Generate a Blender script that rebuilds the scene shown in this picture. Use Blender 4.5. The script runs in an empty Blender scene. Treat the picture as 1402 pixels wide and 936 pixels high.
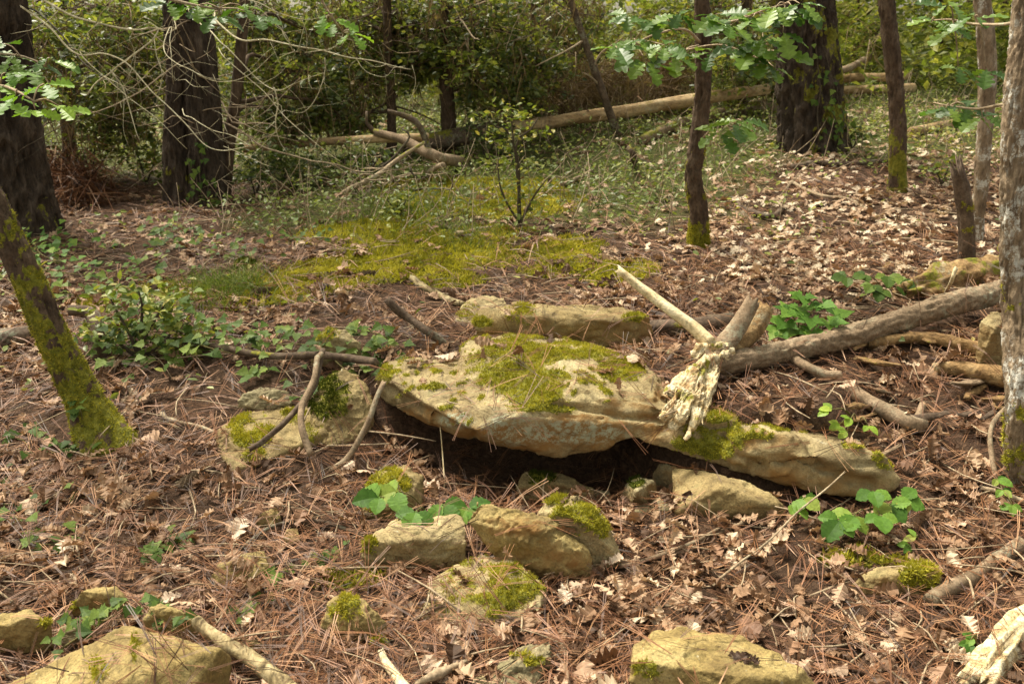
import bpy, bmesh, math, random
import numpy as np
from mathutils import Matrix, Vector
from mathutils.bvhtree import BVHTree

# ------------------------------------------------------------------ camera, sky, sun, exposure
S = bpy.context.scene
COL = S.collection
F = 1265.0
TH = math.radians(18.5)
CH = 1.6
cam = bpy.data.objects.new('camera', bpy.data.cameras.new('camera'))
COL.objects.link(cam)
cam.location = (0, 0, CH)
cam.rotation_euler = (math.pi/2 - TH, 0, 0)
cam.data.sensor_width = 36.0
cam.data.lens = F/1402*36
cam.data.clip_start = 0.05
cam.data.clip_end = 500
cam.data.dof.use_dof = True
cam.data.dof.focus_distance = 3.4
cam.data.dof.aperture_fstop = 5.6
S.camera = cam
SUN_EL, SUN_AZ = math.radians(60), math.radians(-45)      # azimuth from +Y, negative = to the left
W = bpy.data.worlds.new('World'); S.world = W; W.use_nodes = True
nt = W.node_tree
sky = nt.nodes.new('ShaderNodeTexSky'); sky.sky_type = 'NISHITA'; sky.sun_disc = False
sky.sun_elevation = SUN_EL; sky.sun_rotation = SUN_AZ
sky.air_density = 1.0; sky.dust_density = 4.0; sky.ozone_density = 0.6
bg = nt.nodes['Background']; bg.inputs['Strength'].default_value = 0.13
hs = nt.nodes.new('ShaderNodeHueSaturation'); hs.inputs['Saturation'].default_value = .35      # thin bright cloud: a paler sky
nt.links.new(sky.outputs[0], hs.inputs['Color'])
wm = nt.nodes.new('ShaderNodeMix'); wm.data_type = 'RGBA'; wm.blend_type = 'MULTIPLY'; wm.inputs[0].default_value = 1; wm.inputs[7].default_value = (1.06, 1.0, .80, 1)
nt.links.new(hs.outputs[0], wm.inputs[6]); nt.links.new(wm.outputs[2], bg.inputs[0])
sun = bpy.data.objects.new('sun', bpy.data.lights.new('sun', 'SUN'))
COL.objects.link(sun)
sun.data.energy = 3.3; sun.data.angle = math.radians(15); sun.data.color = (1.0, 0.93, 0.80)
sd = Vector((math.sin(SUN_AZ)*math.cos(SUN_EL), math.cos(SUN_AZ)*math.cos(SUN_EL), math.sin(SUN_EL)))
sun.rotation_euler = sd.to_track_quat('Z', 'Y').to_euler()
sun.location = (0, 0, 12)
S.view_settings.view_transform = 'Standard'; S.view_settings.look = 'None'
S.view_settings.exposure = 1.08; S.view_settings.gamma = 1
S.cycles.max_bounces = 6; S.cycles.diffuse_bounces = 3; S.cycles.glossy_bounces = 2
S.cycles.transmission_bounces = 3; S.cycles.transparent_max_bounces = 4
S.cycles.use_denoising = True

rng = np.random.default_rng(11)
R = random.Random(5)

# ------------------------------------------------------------------ noise
def _h(ix, iy, iz, s):
    n = (ix*374761393 + iy*668265263 + iz*1103515245 + s*362437) & 0xffffffff
    n = ((n ^ (n >> 13))*1274126177) & 0xffffffff
    n = ((n ^ (n >> 15))*1181783497) & 0xffffffff
    return (n ^ (n >> 16))/2147483648.0 - 1.0
def vnoise(p, s=0):
    p = np.asarray(p, float); i = np.floor(p).astype(np.int64); f = p - i
    u = f*f*f*(f*(f*6 - 15) + 10)
    x, y, z = i[:, 0], i[:, 1], i[:, 2]; ux, uy, uz = u[:, 0], u[:, 1], u[:, 2]
    def e(a, b, c): return _h(x+a, y+b, z+c, s)
    x00 = e(0,0,0)*(1-ux) + e(1,0,0)*ux; x10 = e(0,1,0)*(1-ux) + e(1,1,0)*ux
    x01 = e(0,0,1)*(1-ux) + e(1,0,1)*ux; x11 = e(0,1,1)*(1-ux) + e(1,1,1)*ux
    return (x00*(1-uy) + x10*uy)*(1-uz) + (x01*(1-uy) + x11*uy)*uz
def fbm(p, o=4, s=0, g=0.5):
    p = np.asarray(p, float); t = 0; a = 1; n = 0
    for k in range(o):
        t = t + a*vnoise(p*(2.03**k) + 17.3*k, s+k); n += a; a *= g
    return t/n
def f2(x, y, sc, o=3, s=0):
    x = np.atleast_1d(np.asarray(x, float)); y = np.atleast_1d(np.asarray(y, float))
    return fbm(np.stack([x*sc, y*sc, np.full_like(x, 0.37)], 1), o, s)
def sst(a, b, x):
    t = np.clip((x-a)/(b-a), 0, 1); return t*t*(3-2*t)

# ------------------------------------------------------------------ ground height, pixel rays
def gz(x, y):
    x = np.atleast_1d(np.asarray(x, float)); y = np.atleast_1d(np.asarray(y, float))
    wi = sst(-0.75, -0.40, x)*(1 - sst(1.15, 1.6, x))
    yb = 3.52 - 0.41*sst(0.42, 0.72, x) + 0.25*(1-sst(-1.4, -0.5, x))
    w = 0.85*(1-wi) + 0.11*wi
    hb = 0.27 - 0.005*sst(0.45, 0.8, x) - 0.10*(1-sst(-2.6, -0.9, x))
    z = hb*sst(0, 1, (y - yb + w)/(2*w))
    z = z + 0.05*sst(3.4, 4.2, y)*sst(0.3, .9, x)
    k = np.log1p(np.exp(np.clip((y-4.6)*2.2, -30, 30)))/2.2
    k = np.where(y > 15, k, k)
    z = z + 0.072*np.minimum(k, 22) + 0.026*np.clip(x, -3, 12)*sst(4.2, 9, y)*np.clip(1, 0, 1)
    z = z - 0.05*sst(0.0, 1.0, -x-0.4)*sst(3.6, 2.2, y)*0
    z = z - 0.14*np.exp(-(np.abs((x-.28)/.44)**3) - np.abs((y-3.27)/.27)**3)
    z = z + 0.035*f2(x, y, 0.9, 3, 3) + 0.012*f2(x, y, 5.0, 3, 9)
    return z
def ray(px, py):
    u = (px-701)/F; v = (468-py)/F; c, s = math.cos(TH), math.sin(TH)
    return np.array([u, c + v*s, -s + v*c])
def P(px, py, Y):
    d = ray(px, py); t = Y/d[1]; return np.array([d[0]*t, Y, CH + d[2]*t])
def G(px, py, lift=0.0):
    d = ray(px, py); t = np.concatenate([np.arange(1.2, 9, .015), np.arange(9, 60, .1)])
    z = CH + d[2]*t - gz(d[0]*t, d[1]*t) - lift
    k = np.nonzero(z < 0)[0]
    if len(k) == 0: tt = 30.0
    else:
        k = k[0]; tt = t[k] if k == 0 else t[k-1] + (t[k]-t[k-1])*z[k-1]/(z[k-1]-z[k])
    return np.array([0, 0, CH]) + d*tt
def pt(p, lift=0.0):
    return G(p[0], p[1], lift) if len(p) == 2 else G(*p) if p[2] < 1.2 else P(*p)     # a third number under 1.2 is a height above the ground
def mpp(Y): return Y/F*1.02

# ------------------------------------------------------------------ objects
WL = {}
def mk(name, V, Fs, mat, smooth=True, attrs=None):
    V = np.asarray(V, np.float32)
    if not isinstance(Fs, list): Fs = [Fs]
    Fs = [np.asarray(f, np.int32) for f in Fs if len(f)]
    me = bpy.data.meshes.new(name)
    me.vertices.add(len(V)); me.vertices.foreach_set('co', V.ravel())
    li = np.concatenate([f.ravel() for f in Fs]); st = []; o = 0
    for f in Fs:
        st.append(o + np.arange(len(f))*f.shape[1]); o += f.size
    st = np.concatenate(st).astype(np.int32)
    me.loops.add(len(li)); me.loops.foreach_set('vertex_index', li)
    me.polygons.add(len(st)); me.polygons.foreach_set('loop_start', st)
    me.polygons.foreach_set('use_smooth', np.full(len(st), smooth))
    for k, a in (attrs or {}).items():
        at = me.attributes.new(k, 'FLOAT', 'POINT'); at.data.foreach_set('value', np.asarray(a, np.float32).ravel())
    me.update(calc_edges=True)
    if mat: me.materials.append(mat)
    return me
def tag(o, label=None, cat=None, group=None, kind=None):
    if label: o['label'] = label
    if cat: o['category'] = cat
    if group: o['group'] = group
    if kind: o['kind'] = kind
    return o
def add(name, V, Fs, mat, parent=None, smooth=True, attrs=None, label=None, cat=None, group=None, kind=None):
    V = np.asarray(V, float)
    b = WL[parent.name] if parent else np.array([V[:, 0].mean(), V[:, 1].mean(), V[:, 2].min()])
    o = bpy.data.objects.new(name, mk(name, V - b, Fs, mat, smooth, attrs)); COL.objects.link(o)
    if parent: o.parent = parent
    else: o.location = b
    WL[o.name] = b
    return tag(o, label, cat, group, kind)
def thing(name, loc, label, cat, group=None):
    o = bpy.data.objects.new(name, None); COL.objects.link(o); o.location = loc; o.empty_display_size = .1
    WL[o.name] = np.array(loc, float)
    return tag(o, label, cat, group)
def basis(n, h):
    n = np.asarray(n, float); n = n/np.linalg.norm(n); h = np.asarray(h, float)
    y = h - n*np.dot(h, n); y = y/(np.linalg.norm(y)+1e-9)
    return np.stack([np.cross(y, n), y, n], 1)
def inst(me, name, parent, pos, n, h, s):
    """one leaf (or twig) as an object sharing its mesh"""
    o = bpy.data.objects.new(name, me); COL.objects.link(o); o.parent = parent
    B = basis(n, h)*s; p = np.asarray(pos) - WL[parent.name]
    o.matrix_basis = Matrix([[*B[0], p[0]], [*B[1], p[1]], [*B[2], p[2]], [0, 0, 0, 1]])
    return o

# ------------------------------------------------------------------ tubes
def crom(pts, rad, step):
    pts = np.asarray(pts, float); rad = np.asarray(rad, float)
    p = np.vstack([2*pts[0]-pts[1], pts, 2*pts[-1]-pts[-2]]); out = []; ro = []
    for i in range(1, len(p)-2):
        a, b, c, d = p[i-1], p[i], p[i+1], p[i+2]
        n = max(2, int(np.ceil(np.linalg.norm(c-b)/step)))
        t = np.arange(n)/n
        t1 = t[:, None]
        out.append(.5*((2*b) + (c-a)*t1 + (2*a-5*b+4*c-d)*t1**2 + (3*b-a-3*c+d)*t1**3))
        ro.append(rad[i-1] + (rad[i]-rad[i-1])*t)
    out.append(pts[-1:]); ro.append(rad[-1:])
    return np.vstack(out), np.concatenate(ro)
def tube(pts, rad, nu=10, step=.05, amp=0., fu=2., fl=6., seed=0, ridge=False, jag=(0, 0), bend=0.):
    """returns V, faces, aux(theta, s, centre) - a closed tapered tube with relief"""
    if np.isscalar(rad): rad = [rad]*len(pts)
    c, r = crom(pts, rad, step)
    n = len(c)
    if bend:
        q = np.arange(n)*step
        for ax in range(3): c[:, ax] += bend*vnoise(np.stack([q*3, q*0+ax*7.1, q*0+seed], 1), seed+31)*np.minimum(1, np.arange(n)/3.)
    T = np.gradient(c, axis=0); T /= np.linalg.norm(T, axis=1)[:, None] + 1e-9
    ref = np.array([0, 0, 1.]) if abs(T[0][2]) < .9 else np.array([0, 1., 0])
    u = np.cross(T[0], ref); u /= np.linalg.norm(u); Us = []
    for t in T:
        u = u - t*np.dot(u, t); u /= np.linalg.norm(u)+1e-9; Us.append(u)
    Us = np.array(Us); Vs = np.cross(T, Us)
    th = np.arange(nu)/nu*2*math.pi
    s = np.concatenate([[0], np.cumsum(np.linalg.norm(np.diff(c, axis=0), axis=1))])
    TT, SS = np.meshgrid(th, s)
    q = np.stack([np.cos(TT)*fu, np.sin(TT)*fu, SS*fl], -1).reshape(-1, 3)
    if amp:
        if ridge:
            wv = np.stack([np.cos(TT)*.8, np.sin(TT)*.8, SS*1.7], -1).reshape(-1, 3)
            d = 1 - 2.6*np.abs(fbm(q + .5*fbm(wv, 2, seed+5)[:, None], 3, seed))
            d = np.clip(d, -.6, 1) + .25*fbm(q*3.1, 2, seed+3)
        else:
            d = fbm(q, 4, seed)
        d = d.reshape(n, nu)*amp
    else: d = np.zeros((n, nu))
    rr = r[:, None] + d*np.minimum(1, r[:, None]/(r.max()+1e-9)*1.5)
    V = c[:, None, :] + rr[..., None]*(np.cos(TT)[..., None]*Us[:, None, :] + np.sin(TT)[..., None]*Vs[:, None, :])
    rs = np.random.default_rng(seed+77)
    if jag[0]: V[0] -= T[0]*rs.uniform(0, jag[0], nu)[:, None]
    if jag[1]: V[-1] += T[-1]*rs.uniform(0, jag[1], nu)[:, None]
    V = V.reshape(-1, 3)
    i = np.arange(n-1)[:, None]*nu; j = np.arange(nu)[None, :]; k = (j+1) % nu
    Q = np.stack([i+j, i+k, i+nu+k, i+nu+j], -1).reshape(-1, 4)
    V = np.vstack([V, c[:1] - T[0]*r[0]*.15, c[-1:] + T[-1]*r[-1]*.3])
    a = len(V)-2; b = len(V)-1; j = np.arange(nu); k = (j+1) % nu
    t0 = np.stack([np.full(nu, a), k, j], 1); t1 = np.stack([np.full(nu, b), (n-1)*nu+j, (n-1)*nu+k], 1)
    nrm = (np.cos(TT)[..., None]*Us[:, None, :] + np.sin(TT)[..., None]*Vs[:, None, :]).reshape(-1, 3)
    nrm = np.vstack([nrm, -T[:1], T[-1:]])
    sv = np.concatenate([SS.ravel(), [0, s[-1]]])
    return V, [Q, np.vstack([t0, t1])], dict(n=nrm, s=sv, L=s[-1], d=np.concatenate([d.ravel(), [0, 0]]))
def joinm(parts):
    Vs = []; out = {}; o = 0
    for V, Fs in parts:
        for f in (Fs if isinstance(Fs, list) else [Fs]):
            f = np.asarray(f)
            if len(f): out.setdefault(f.shape[1], []).append(f+o)
        Vs.append(V); o += len(V)
    return np.vstack(Vs), [np.vstack(v) for v in out.values()]

# ------------------------------------------------------------------ leaf shapes, scatter
def strip(ts, ws, fold=.25, curl=.15, wav=0., seed=0, stalk=0.):
    """leaf outline along +Y, one unit long, folded on its midrib"""
    rs = np.random.default_rng(seed); V = []; Q = []
    for t, w in zip(ts, ws):
        zc = -curl*t*t + .3*curl*t
        wl, wr = (w, w) if w < .02 else (w*rs.uniform(.85, 1.15), w*rs.uniform(.85, 1.15))
        V += [(-wl, t - .25*w*0, zc + abs(wl)*fold + wav*rs.uniform(-1, 1)), (0, t, zc), (wr, t, zc + abs(wr)*fold + wav*rs.uniform(-1, 1))]
    for i in range(len(ts)-1):
        a = 3*i; Q += [(a, a+1, a+4, a+3), (a+1, a+2, a+5, a+4)]
    V = np.array(V, float); Q = np.array(Q)
    if stalk:
        k = len(V); V = np.vstack([V, [(-.012, -stalk, -.02), (.012, -stalk, -.02), (.012, .02, 0), (-.012, .02, 0)]])
        Q = np.vstack([Q, [(k, k+1, k+2, k+3)]])
    return V, Q
def tri(Q): Q = np.asarray(Q); return np.vstack([Q[:, [0, 1, 2]], Q[:, [0, 2, 3]]])
OAK_T = [0, .08, .16, .24, .30, .38, .46, .53, .61, .69, .76, .84, .92, 1]
OAK_W = [.015, .05, .14, .15, .085, .225, .25, .14, .31, .32, .18, .26, .19, .01]
def oak(fold, curl, wav, seed, stalk=.08): return strip(OAK_T, OAK_W, fold, curl, wav, seed, stalk)
IVY_T = [0, .05, .15, .24, .34, .44, .60, .80, 1]
IVY_W = [.10, .44, .38, .58, .33, .36, .22, .10, .005]
HAZ_T = [0, .06, .12, .2, .26, .34, .40, .50, .56, .66, .71, .81, .86, .94, 1]
HAZ_W = [.02, .18, .24, .34, .32, .41, .38, .41, .37, .36, .31, .25, .19, .09, .005]
OVAL = (np.array([(0, 0, 0), (-.26, .3, .07), (-.22, .68, .05), (0, 1, -.06), (.22, .68, .05), (.26, .3, .07), (0, .5, -.01)], float),
        np.array([(0, 6, 1), (1, 6, 2), (2, 6, 3), (3, 6, 4), (4, 6, 5), (5, 6, 0)]))
DIA = (np.array([(0, 0, 0), (-.27, .48, .08), (0, 1, -.04), (.27, .48, .08)], float), np.array([(0, 2, 1), (0, 3, 2)]))
def scatter(tmpl, pos, n, ang, sc, rnd=None):
    """N copies of one leaf shape as one mesh; n = normals, ang = heading"""
    V0, T0 = tmpl; N = len(pos); n = n/np.linalg.norm(n, axis=1)[:, None]
    h = np.stack([np.cos(ang), np.sin(ang), np.zeros(N)], 1)
    bad = np.abs((h*n).sum(1)) > .97; h[bad] = (0, 0, 1)
    y = h - n*(h*n).sum(1)[:, None]; y /= np.linalg.norm(y, axis=1)[:, None]
    x = np.cross(y, n)
    sc = np.broadcast_to(sc, (N,)) if np.ndim(sc) < 2 else sc
    s = sc[:, None, None] if sc.ndim == 1 else sc[:, None, :]
    L = V0[None]*s
    V = pos[:, None, :] + L[..., 0:1]*x[:, None, :] + L[..., 1:2]*y[:, None, :] + L[..., 2:3]*n[:, None, :]
    Fc = T0[None] + (np.arange(N)*len(V0))[:, None, None]
    rnd = rng.random(N) if rnd is None else rnd
    return V.reshape(-1, 3), Fc.reshape(-1, T0.shape[1]), np.repeat(rnd, len(V0))
def joins(parts):
    V, Fs = joinm([(a, [b]) for a, b, c in parts]); return V, Fs, np.concatenate([c for a, b, c in parts])
def upn(N, tilt):
    n = rng.normal(0, tilt, (N, 3)); n[:, 2] = 1; return n/np.linalg.norm(n, axis=1)[:, None]

# ------------------------------------------------------------------ materials
def nodes(name):
    m = bpy.data.materials.new(name); m.use_nodes = True; t = m.node_tree
    return m, t, t.nodes, t.links, t.nodes['Principled BSDF']
def ramp(N, L, src, stops, interp='LINEAR'):
    r = N.new('ShaderNodeValToRGB'); e = r.color_ramp; e.interpolation = interp
    while len(e.elements) < len(stops): e.elements.new(.5)
    for el, (p, c) in zip(e.elements, stops): el.position = p; el.color = (*c, 1) if len(c) == 3 else c
    L.new(src, r.inputs[0]); return r.outputs[0]
def noise(N, L, co, sc, det=4, rough=.55, dist=0):
    n = N.new('ShaderNodeTexNoise'); n.inputs['Scale'].default_value = sc; n.inputs['Detail'].default_value = det
    n.inputs['Roughness'].default_value = rough; n.inputs['Distortion'].default_value = dist
    L.new(co, n.inputs['Vector']); return n.outputs['Fac']
def mixc(N, L, f, a, b, mode='MIX'):
    m = N.new('ShaderNodeMix'); m.data_type = 'RGBA'; m.blend_type = mode
    for s, v in ((m.inputs[0], f), (m.inputs[6], a), (m.inputs[7], b)):
        if isinstance(v, (int, float)): s.default_value = v
        elif isinstance(v, tuple): s.default_value = (*v, 1)
        else: L.new(v, s)
    return m.outputs[2]
def attr(N, a):
    x = N.new('ShaderNodeAttribute'); x.attribute_name = a; return x.outputs['Fac']
def math_(N, L, op, a, b):
    m = N.new('ShaderNodeMath'); m.operation = op
    for s, v in zip(m.inputs, (a, b)):
        if isinstance(v, (int, float)): s.default_value = v
        else: L.new(v, s)
    return m.outputs[0]
MOSS = [(0, (.050, .058, .007)), (.45, (.145, .142, .014)), (1, (.28, .25, .035))]
def surf(name, stops, sc=6, grain=70, bump=.5, bd=.01, rough=.85, stretch=None, grainc=.35, moss=MOSS, lich=(.40, .42, .30), rust=(.27, .15, .05), stain=False):
    """stone, bark and wood: blotches, grain, moss/lichen/rust by attribute, fine relief"""
    m, t, N, L, b = nodes(name)
    tc = N.new('ShaderNodeTexCoord').outputs['Object']
    if stretch:
        mp = N.new('ShaderNodeMapping'); mp.inputs['Scale'].default_value = stretch; L.new(tc, mp.inputs[0]); tc2 = mp.outputs[0]
    else: tc2 = tc
    n1 = noise(N, L, tc2, sc, 6, .6, .4); n2 = noise(N, L, tc2, grain, 3, .7)
    c = ramp(N, L, n1, stops)
    g = ramp(N, L, n2, [(.3, (1-grainc*1.3,)*3), (.5, (1,)*3), (.72, (1+grainc,)*3)])
    c = mixc(N, L, 1.0, c, g, 'MULTIPLY')
    if stain:      # old weathering: brown grey films and dark pits
        c = mixc(N, L, math_(N, L, 'MULTIPLY', ramp(N, L, noise(N, L, tc, 3.1, 7, .68, .8), [(.46, (0,)*3), (.64, (1,)*3)]), .62), c, (.115, .082, .042))
        c = mixc(N, L, math_(N, L, 'MULTIPLY', ramp(N, L, noise(N, L, tc, 11, 6, .7, .5), [(.56, (0,)*3), (.68, (1,)*3)]), .55), c, (.17, .16, .07))
        c = mixc(N, L, ramp(N, L, noise(N, L, tc, 85, 3, .8), [(.62, (0,)*3), (.70, (.7,)*3)]), c, (.07, .05, .028))
        c = mixc(N, L, ramp(N, L, noise(N, L, tc, 28, 4, .75), [(.66, (0,)*3), (.70, (.6,)*3)]), c, (.50, .47, .34))
    rn = noise(N, L, tc, sc*2.3, 5, .65)
    c = mixc(N, L, math_(N, L, 'MULTIPLY', attr(N, 'rust'), ramp(N, L, rn, [(.32, (0,)*3), (.6, (1,)*3)])), c, rust)
    ln = ramp(N, L, noise(N, L, tc, 38, 5, .8), [(.47, (0,)*3), (.56, (.9,)*3)])
    c = mixc(N, L, math_(N, L, 'MULTIPLY', attr(N, 'lich'), ln), c, lich)
    mn = noise(N, L, tc, 45, 4, .7)
    mc = ramp(N, L, mn, [(.25+.5*p, col) for p, col in moss])
    mf = math_(N, L, 'ADD', attr(N, 'moss'), math_(N, L, 'MULTIPLY', math_(N, L, 'SUBTRACT', mn, .5), .9))
    mf = ramp(N, L, mf, [(.42, (0,)*3), (.55, (1,)*3)])
    c = mixc(N, L, mf, c, mc)
    L.new(c, b.inputs['Base Color']); b.inputs['Roughness'].default_value = rough
    b.inputs['Specular IOR Level'].default_value = .25
    bp = N.new('ShaderNodeBump'); bp.inputs['Strength'].default_value = bump; bp.inputs['Distance'].default_value = bd
    L.new(math_(N, L, 'ADD', math_(N, L, 'MULTIPLY', n1, .6), math_(N, L, 'MULTIPLY', n2, .5)), bp.inputs['Height'])
    L.new(bp.outputs[0], b.inputs['Normal'])
    return m
def leafm(name, stops, trans=.35, rough=.5, spec=.35, obj=False, spots=0.25, tint=(1.1, 1.15, .55)):
    m, t, N, L, b = nodes(name)
    f = N.new('ShaderNodeObjectInfo').outputs['Random'] if obj else attr(N, 'rnd')
    c = ramp(N, L, f, stops)
    tc = N.new('ShaderNodeTexCoord').outputs['Object']
    g = ramp(N, L, noise(N, L, tc, 5 if obj else 45, 3, .6), [(.3, (1-spots,)*3), (.7, (1+spots,)*3)])
    c = mixc(N, L, 1.0, c, g, 'MULTIPLY')
    L.new(c, b.inputs['Base Color']); b.inputs['Roughness'].default_value = rough; b.inputs['Specular IOR Level'].default_value = spec
    if trans:
        tr = N.new('ShaderNodeBsdfTranslucent'); L.new(mixc(N, L, 1.0, c, tint, 'MULTIPLY'), tr.inputs[0])
        mx = N.new('ShaderNodeMixShader'); mx.inputs[0].default_value = trans
        L.new(b.outputs[0], mx.inputs[1]); L.new(tr.outputs[0], mx.inputs[2]); L.new(mx.outputs[0], N['Material Output'].inputs[0])
    return m

M = {}
M['rock'] = surf('sandstone', [(.25, (.13, .092, .044)), (.42, (.27, .208, .10)), (.56, (.39, .315, .165)), (.75, (.49, .425, .265))], 5, 130, .6, .012, stain=True)
M['rock_dark'] = surf('ochre_stone', [(.25, (.10, .07, .03)), (.45, (.25, .185, .08)), (.62, (.34, .265, .125)), (.8, (.42, .34, .19))], 6, 140, .55, .012, stain=True)
M['ochre'] = surf('deep_ochre_stone', [(.25, (.125, .083, .029)), (.42, (.245, .178, .064)), (.58, (.34, .26, .105)), (.8, (.43, .35, .17))], 6, 140, .6, .012, stain=True)
M['rock_grey'] = surf('pale_grey_stone', [(.25, (.13, .105, .05)), (.45, (.22, .185, .10)), (.7, (.31, .27, .16))], 6, 140, .5, .01, stain=True)
M['pine_bark'] = surf('pine_bark', [(.25, (.020, .014, .010)), (.5, (.055, .039, .027)), (.75, (.145, .108, .080))], 12, 60, 1., .03, stretch=(1, 1, .4))
M['oak_bark'] = surf('oak_bark', [(.25, (.035, .022, .014)), (.5, (.085, .055, .034)), (.75, (.17, .12, .08))], 16, 70, 1., .02, stretch=(1, 1, .5))
M['pale_bark'] = surf('lichened_bark', [(.25, (.085, .055, .034)), (.5, (.22, .16, .10)), (.75, (.39, .31, .22))], 14, 70, 1., .015, stretch=(1, 1, .4), lich=(.62, .61, .54))
M['branch'] = surf('dead_branch_bark', [(.25, (.11, .075, .045)), (.5, (.22, .155, .095)), (.75, (.34, .25, .165))], 16, 110, .7, .006)
M['dark_wood'] = surf('dark_dead_wood', [(.25, (.04, .026, .018)), (.5, (.10, .068, .045)), (.75, (.18, .13, .09))], 16, 90, .7, .006)
M['pale_wood'] = surf('stripped_pale_wood', [(.25, (.36, .25, .11)), (.45, (.60, .49, .29)), (.75, (.76, .68, .48))], 14, 70, .8, .008)
M['streaked_wood'] = surf('streaked_dead_wood', [(.36, (.075, .052, .024)), (.50, (.29, .225, .115)), (.70, (.50, .42, .25))], 26, 80, .8, .006, stretch=(1, .45, 1))
M['torn_wood'] = surf('torn_rotten_wood', [(.25, (.22, .13, .05)), (.42, (.46, .34, .17)), (.58, (.66, .56, .36)), (.8, (.78, .71, .52))], 24, 110, 1., .008, grainc=.5, rust=(.20, .10, .032))
M['log_wood'] = surf('barkless_log_wood', [(.28, (.13, .08, .038)), (.45, (.33, .215, .105)), (.6, (.47, .335, .18)), (.78, (.60, .48, .30))], 7, 50, .8, .012, stretch=(.45, 1, 1))
M['rotten_wood'] = surf('rotten_wood', [(.25, (.085, .045, .018)), (.5, (.24, .145, .06)), (.75, (.43, .30, .145))], 16, 60, 1., .015)
M['twig'] = surf('grey_twig', [(.25, (.20, .14, .085)), (.5, (.33, .25, .16)), (.75, (.46, .37, .25))], 20, 90, .4, .003)
M['pale_twig'] = surf('pale_lichened_twig', [(.25, (.22, .18, .10)), (.5, (.46, .41, .26)), (.75, (.58, .54, .40))], 20, 90, .4, .003)
M['dark_twig'] = surf('dark_twig', [(.25, (.035, .028, .018)), (.5, (.075, .058, .038)), (.75, (.13, .10, .07))], 20, 90, .4, .003)
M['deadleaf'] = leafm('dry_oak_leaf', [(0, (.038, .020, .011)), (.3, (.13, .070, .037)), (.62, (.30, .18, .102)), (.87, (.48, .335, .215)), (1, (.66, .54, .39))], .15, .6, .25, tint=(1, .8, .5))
M['deadleaf_o'] = leafm('dry_oak_leaf_large', [(0, (.14, .07, .04)), (.3, (.29, .165, .095)), (.62, (.47, .32, .21)), (.85, (.56, .41, .29)), (1, (.70, .58, .44))], .15, .6, .3, obj=True, tint=(1, .8, .5))
M['needle'] = leafm('dry_pine_needle', [(0, (.032, .016, .009)), (.35, (.11, .046, .021)), (.75, (.245, .108, .048)), (1, (.39, .22, .115))], 0, .5, .3)
M['mossm'] = leafm('moss_blade', [(0, (.12, .12, .014)), (.5, (.36, .33, .036)), (1, (.58, .50, .085))], .3, .7, .1, tint=(1.1, 1.1, .5))
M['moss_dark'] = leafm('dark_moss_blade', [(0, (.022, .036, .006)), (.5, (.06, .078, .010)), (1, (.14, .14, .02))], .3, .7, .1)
M['grass'] = leafm('grass_blade', [(0, (.08, .12, .02)), (.6, (.15, .20, .04)), (1, (.30, .30, .11))], .35, .5, .2)
M['holly'] = leafm('evergreen_leaf', [(0, (.040, .062, .018)), (.5, (.10, .135, .036)), (.85, (.18, .21, .062)), (.96, (.27, .27, .08)), (1, (.28, .19, .08))], .38, .42, .5)
M['olive'] = leafm('olive_leaf', [(0, (.085, .11, .022)), (.5, (.185, .22, .045)), (1, (.38, .36, .09))], .5, .5, .3)
M['dry_spray'] = leafm('hanging_dry_needles', [(0, (.10, .065, .035)), (.5, (.19, .125, .065)), (1, (.30, .21, .11))], .2, .6, .2)
M['under'] = leafm('undergrowth_leaf', [(0, (.08, .11, .02)), (.5, (.18, .225, .038)), (.85, (.34, .34, .07)), (1, (.46, .38, .11))], .35, .45, .4)
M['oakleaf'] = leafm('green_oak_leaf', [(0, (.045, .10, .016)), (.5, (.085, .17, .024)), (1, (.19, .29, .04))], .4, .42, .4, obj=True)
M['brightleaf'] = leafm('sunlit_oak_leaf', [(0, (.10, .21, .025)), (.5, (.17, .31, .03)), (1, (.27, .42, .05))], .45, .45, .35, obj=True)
M['ivyleaf'] = leafm('ivy_leaf', [(0, (.04, .078, .014)), (.5, (.085, .142, .022)), (1, (.18, .24, .045))], .3, .55, .18, obj=True)
M['bramble'] = leafm('bramble_leaf', [(0, (.05, .12, .016)), (.45, (.105, .215, .028)), (.85, (.17, .29, .042)), (1, (.27, .31, .06))], .35, .55, .2, obj=True)
M['limeleaf'] = leafm('lime_green_leaf', [(0, (.19, .31, .03)), (.5, (.27, .40, .04)), (1, (.38, .48, .07))], .4, .45, .35, obj=True)
M['stem'] = surf('green_stem', [(.3, (.10, .09, .03)), (.7, (.19, .16, .06))], 20, 60, .3, .002)

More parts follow.
